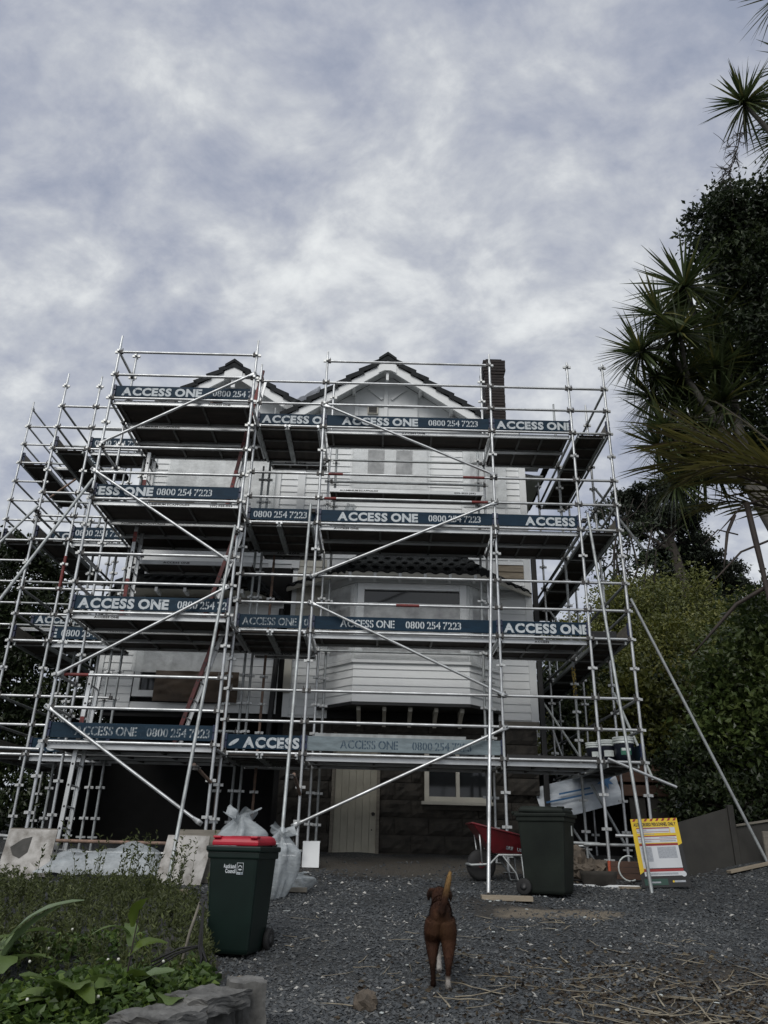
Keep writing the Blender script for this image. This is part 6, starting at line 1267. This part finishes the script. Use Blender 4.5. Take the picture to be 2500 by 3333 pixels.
# ------------------------------------------------------------------ dog walking away
def dog():
    mb = MB()
    def tube_(pts, rad, ell=None, n=14): mb.path(pts, rad, n=n, ell=ell, ref=(1, 0, 0))
    tube_([(0, -.06, .47), (0, -.02, .49), (0, .08, .51), (0, .22, .50), (0, .38, .485), (0, .50, .48), (0, .58, .50), (0, .62, .52)], [.05, .082, .100, .096, .112, .118, .10, .06], [(.95, .95), (1, 1), (.95, 1.0), (.92, 1.1), (.88, 1.25), (.85, 1.3), (.85, 1.2), (.9, 1)])
    tube_([(0, .52, .52), (-.01, .62, .575), (-.015, .72, .615), (-.015, .79, .61), (-.015, .87, .57), (-.015, .93, .555)], [.085, .078, .078, .072, .046, .032])
    for s, ky, hy, fy_ in ((1, .02, -.075, -.085), (-1, .07, -.01, -.0)):
        tube_([(s * .052, .0, .47), (s * .063, .015, .40), (s * .069, ky, .32), (s * .068, ky * .4 + hy * .3, .245), (s * .066, hy, .165), (s * .063, hy + .015, .10), (s * .062, fy_ + .03, .04), (s * .062, fy_ + .055, .022), (s * .062, fy_ + .10, .016)], [.076, .080, .066, .048, .028, .021, .022, .026, .018], n=12)
    tube_([(.07, .50, .46), (.078, .50, .36), (.075, .47, .27), (.062, .51, .14), (.06, .515, .05), (.06, .54, .022), (.06, .58, .016)], [.06, .052, .038, .024, .022, .026, .018], n=12)
    tube_([(-.07, .50, .46), (-.07, .47, .36), (-.05, .43, .27), (-.022, .47, .20), (-.018, .45, .13), (-.016, .41, .085), (-.016, .385, .075)], [.06, .052, .038, .024, .022, .026, .018], n=12)
    tube_([(0, -.04, .52), (.018, -.085, .545), (.035, -.10, .61), (.058, -.085, .70), (.078, -.05, .78), (.09, -.02, .83)], [.034, .032, .03, .027, .023, .014], n=10)
    for s in (-1, 1): tube_([(s * .05 - .015, .73, .665), (s * .085 - .015, .735, .66), (s * .105 - .015, .74, .62), (s * .105 - .015, .745, .575)], [.02, .028, .03, .012], [(1, .5)] * 4, n=8)
    me = mb.mesh([]); tmp = bpy.data.objects.new('tmp', me); COL.objects.link(tmp)
    md = tmp.modifiers.new('r', 'REMESH'); md.mode = 'VOXEL'; md.voxel_size = .0085; sm_ = tmp.modifiers.new('s', 'SMOOTH'); sm_.iterations = 4; sm_.factor = .5
    dg = bpy.context.evaluated_depsgraph_get(); out = bpy.data.meshes.new_from_object(tmp.evaluated_get(dg)); bpy.data.objects.remove(tmp)
    for p in out.polygons: p.use_smooth = True
    m, t, b = nodes_of('brown_dog_coat'); co_ = coords(t, False); sp = t.nodes.new('ShaderNodeSeparateXYZ'); t.links.new(co_, sp.inputs[0])
    base = ramp(t, tnoise(t, co_, 9, 5, .65), [(.3, (.022, .009, .005)), (.55, (.046, .018, .009)), (.75, (.075, .032, .014))])
    def near(p, r0, r1):
        d = t.nodes.new('ShaderNodeVectorMath'); d.operation = 'DISTANCE'; d.inputs[1].default_value = p; t.links.new(co_, d.inputs[0]); return ramp(t, d.outputs['Value'], [(r0, (1, 1, 1)), (r1, (0, 0, 0))])
    base = mixc(t, near((.02, -.06, .42), .0, .17), base, (.062, .030, .014)); base = mixc(t, near((.085, -.03, .80), .02, .2), base, (.24, .145, .055)); base = mixc(t, near((.03, -.11, .56), .0, .1), base, (.022, .010, .006))
    for p, r0, r1 in (((.05, -.03, .03), .06, .085), ((-.02, .44, .17), .09, .13), ((.06, .53, .06), .10, .14)): base = mixc(t, near(p, r0, r1), base, (.50, .47, .43))
    base = mixc(t, near((-.10, .74, .60), .05, .07), base, (.022, .012, .008)); base = mixc(t, near((.07, .74, .60), .05, .07), base, (.022, .012, .008))
    base = mixc(t, near((-.06, .0, .12), .02, .2), base, (.022, .010, .006))
    t.links.new(base, b.inputs['Base Color']); b.inputs['Roughness'].default_value = .8; b.inputs['Specular IOR Level'].default_value = .2
    bump(t, b, tnoise(t, co_, 90, 4, .7, (1, .35, .35)), .5, .006); out.materials.append(m); return out
dm = dog(); DM = T(.515, 6.70, gz(.5, 6.72) + .004) @ RZ(-5) @ S3(.90, .95, .96)
DG = put('dog', dm, None, DM, 'reddish brown dog with raised tail walking away across the gravel', 'dog')
rng = np.random.default_rng(4); nv = len(dm.vertices); cov = np.empty(nv * 3, np.float32); dm.vertices.foreach_get('co', cov); cov = cov.reshape(-1, 3); nov = np.empty(nv * 3, np.float32); dm.vertices.foreach_get('normal', nov); nov = nov.reshape(-1, 3)
ix = rng.integers(0, nv, 26000); P = cov[ix] + rng.normal(size=(26000, 3)) * .003; Nn = nov[ix]; flow = np.array([0, -.55, -.65]); Dv = flow - Nn * (Nn @ flow)[:, None] + Nn * .35 + rng.normal(size=(26000, 3)) * .15; Dv /= np.linalg.norm(Dv, axis=1, keepdims=True)
sd = np.cross(Dv, Nn); sd /= np.linalg.norm(sd, axis=1, keepdims=True) + 1e-6; V = np.stack([P + sd * .0013, P - sd * .0013, P + Dv * rng.uniform(.010, .020, (26000, 1))], 1).reshape(-1, 3)
o = put('coat', np_mesh(V, np.arange(78000).reshape(-1, 3), [dm.materials[0]]), DG, DM); o['kind'] = 'stuff'
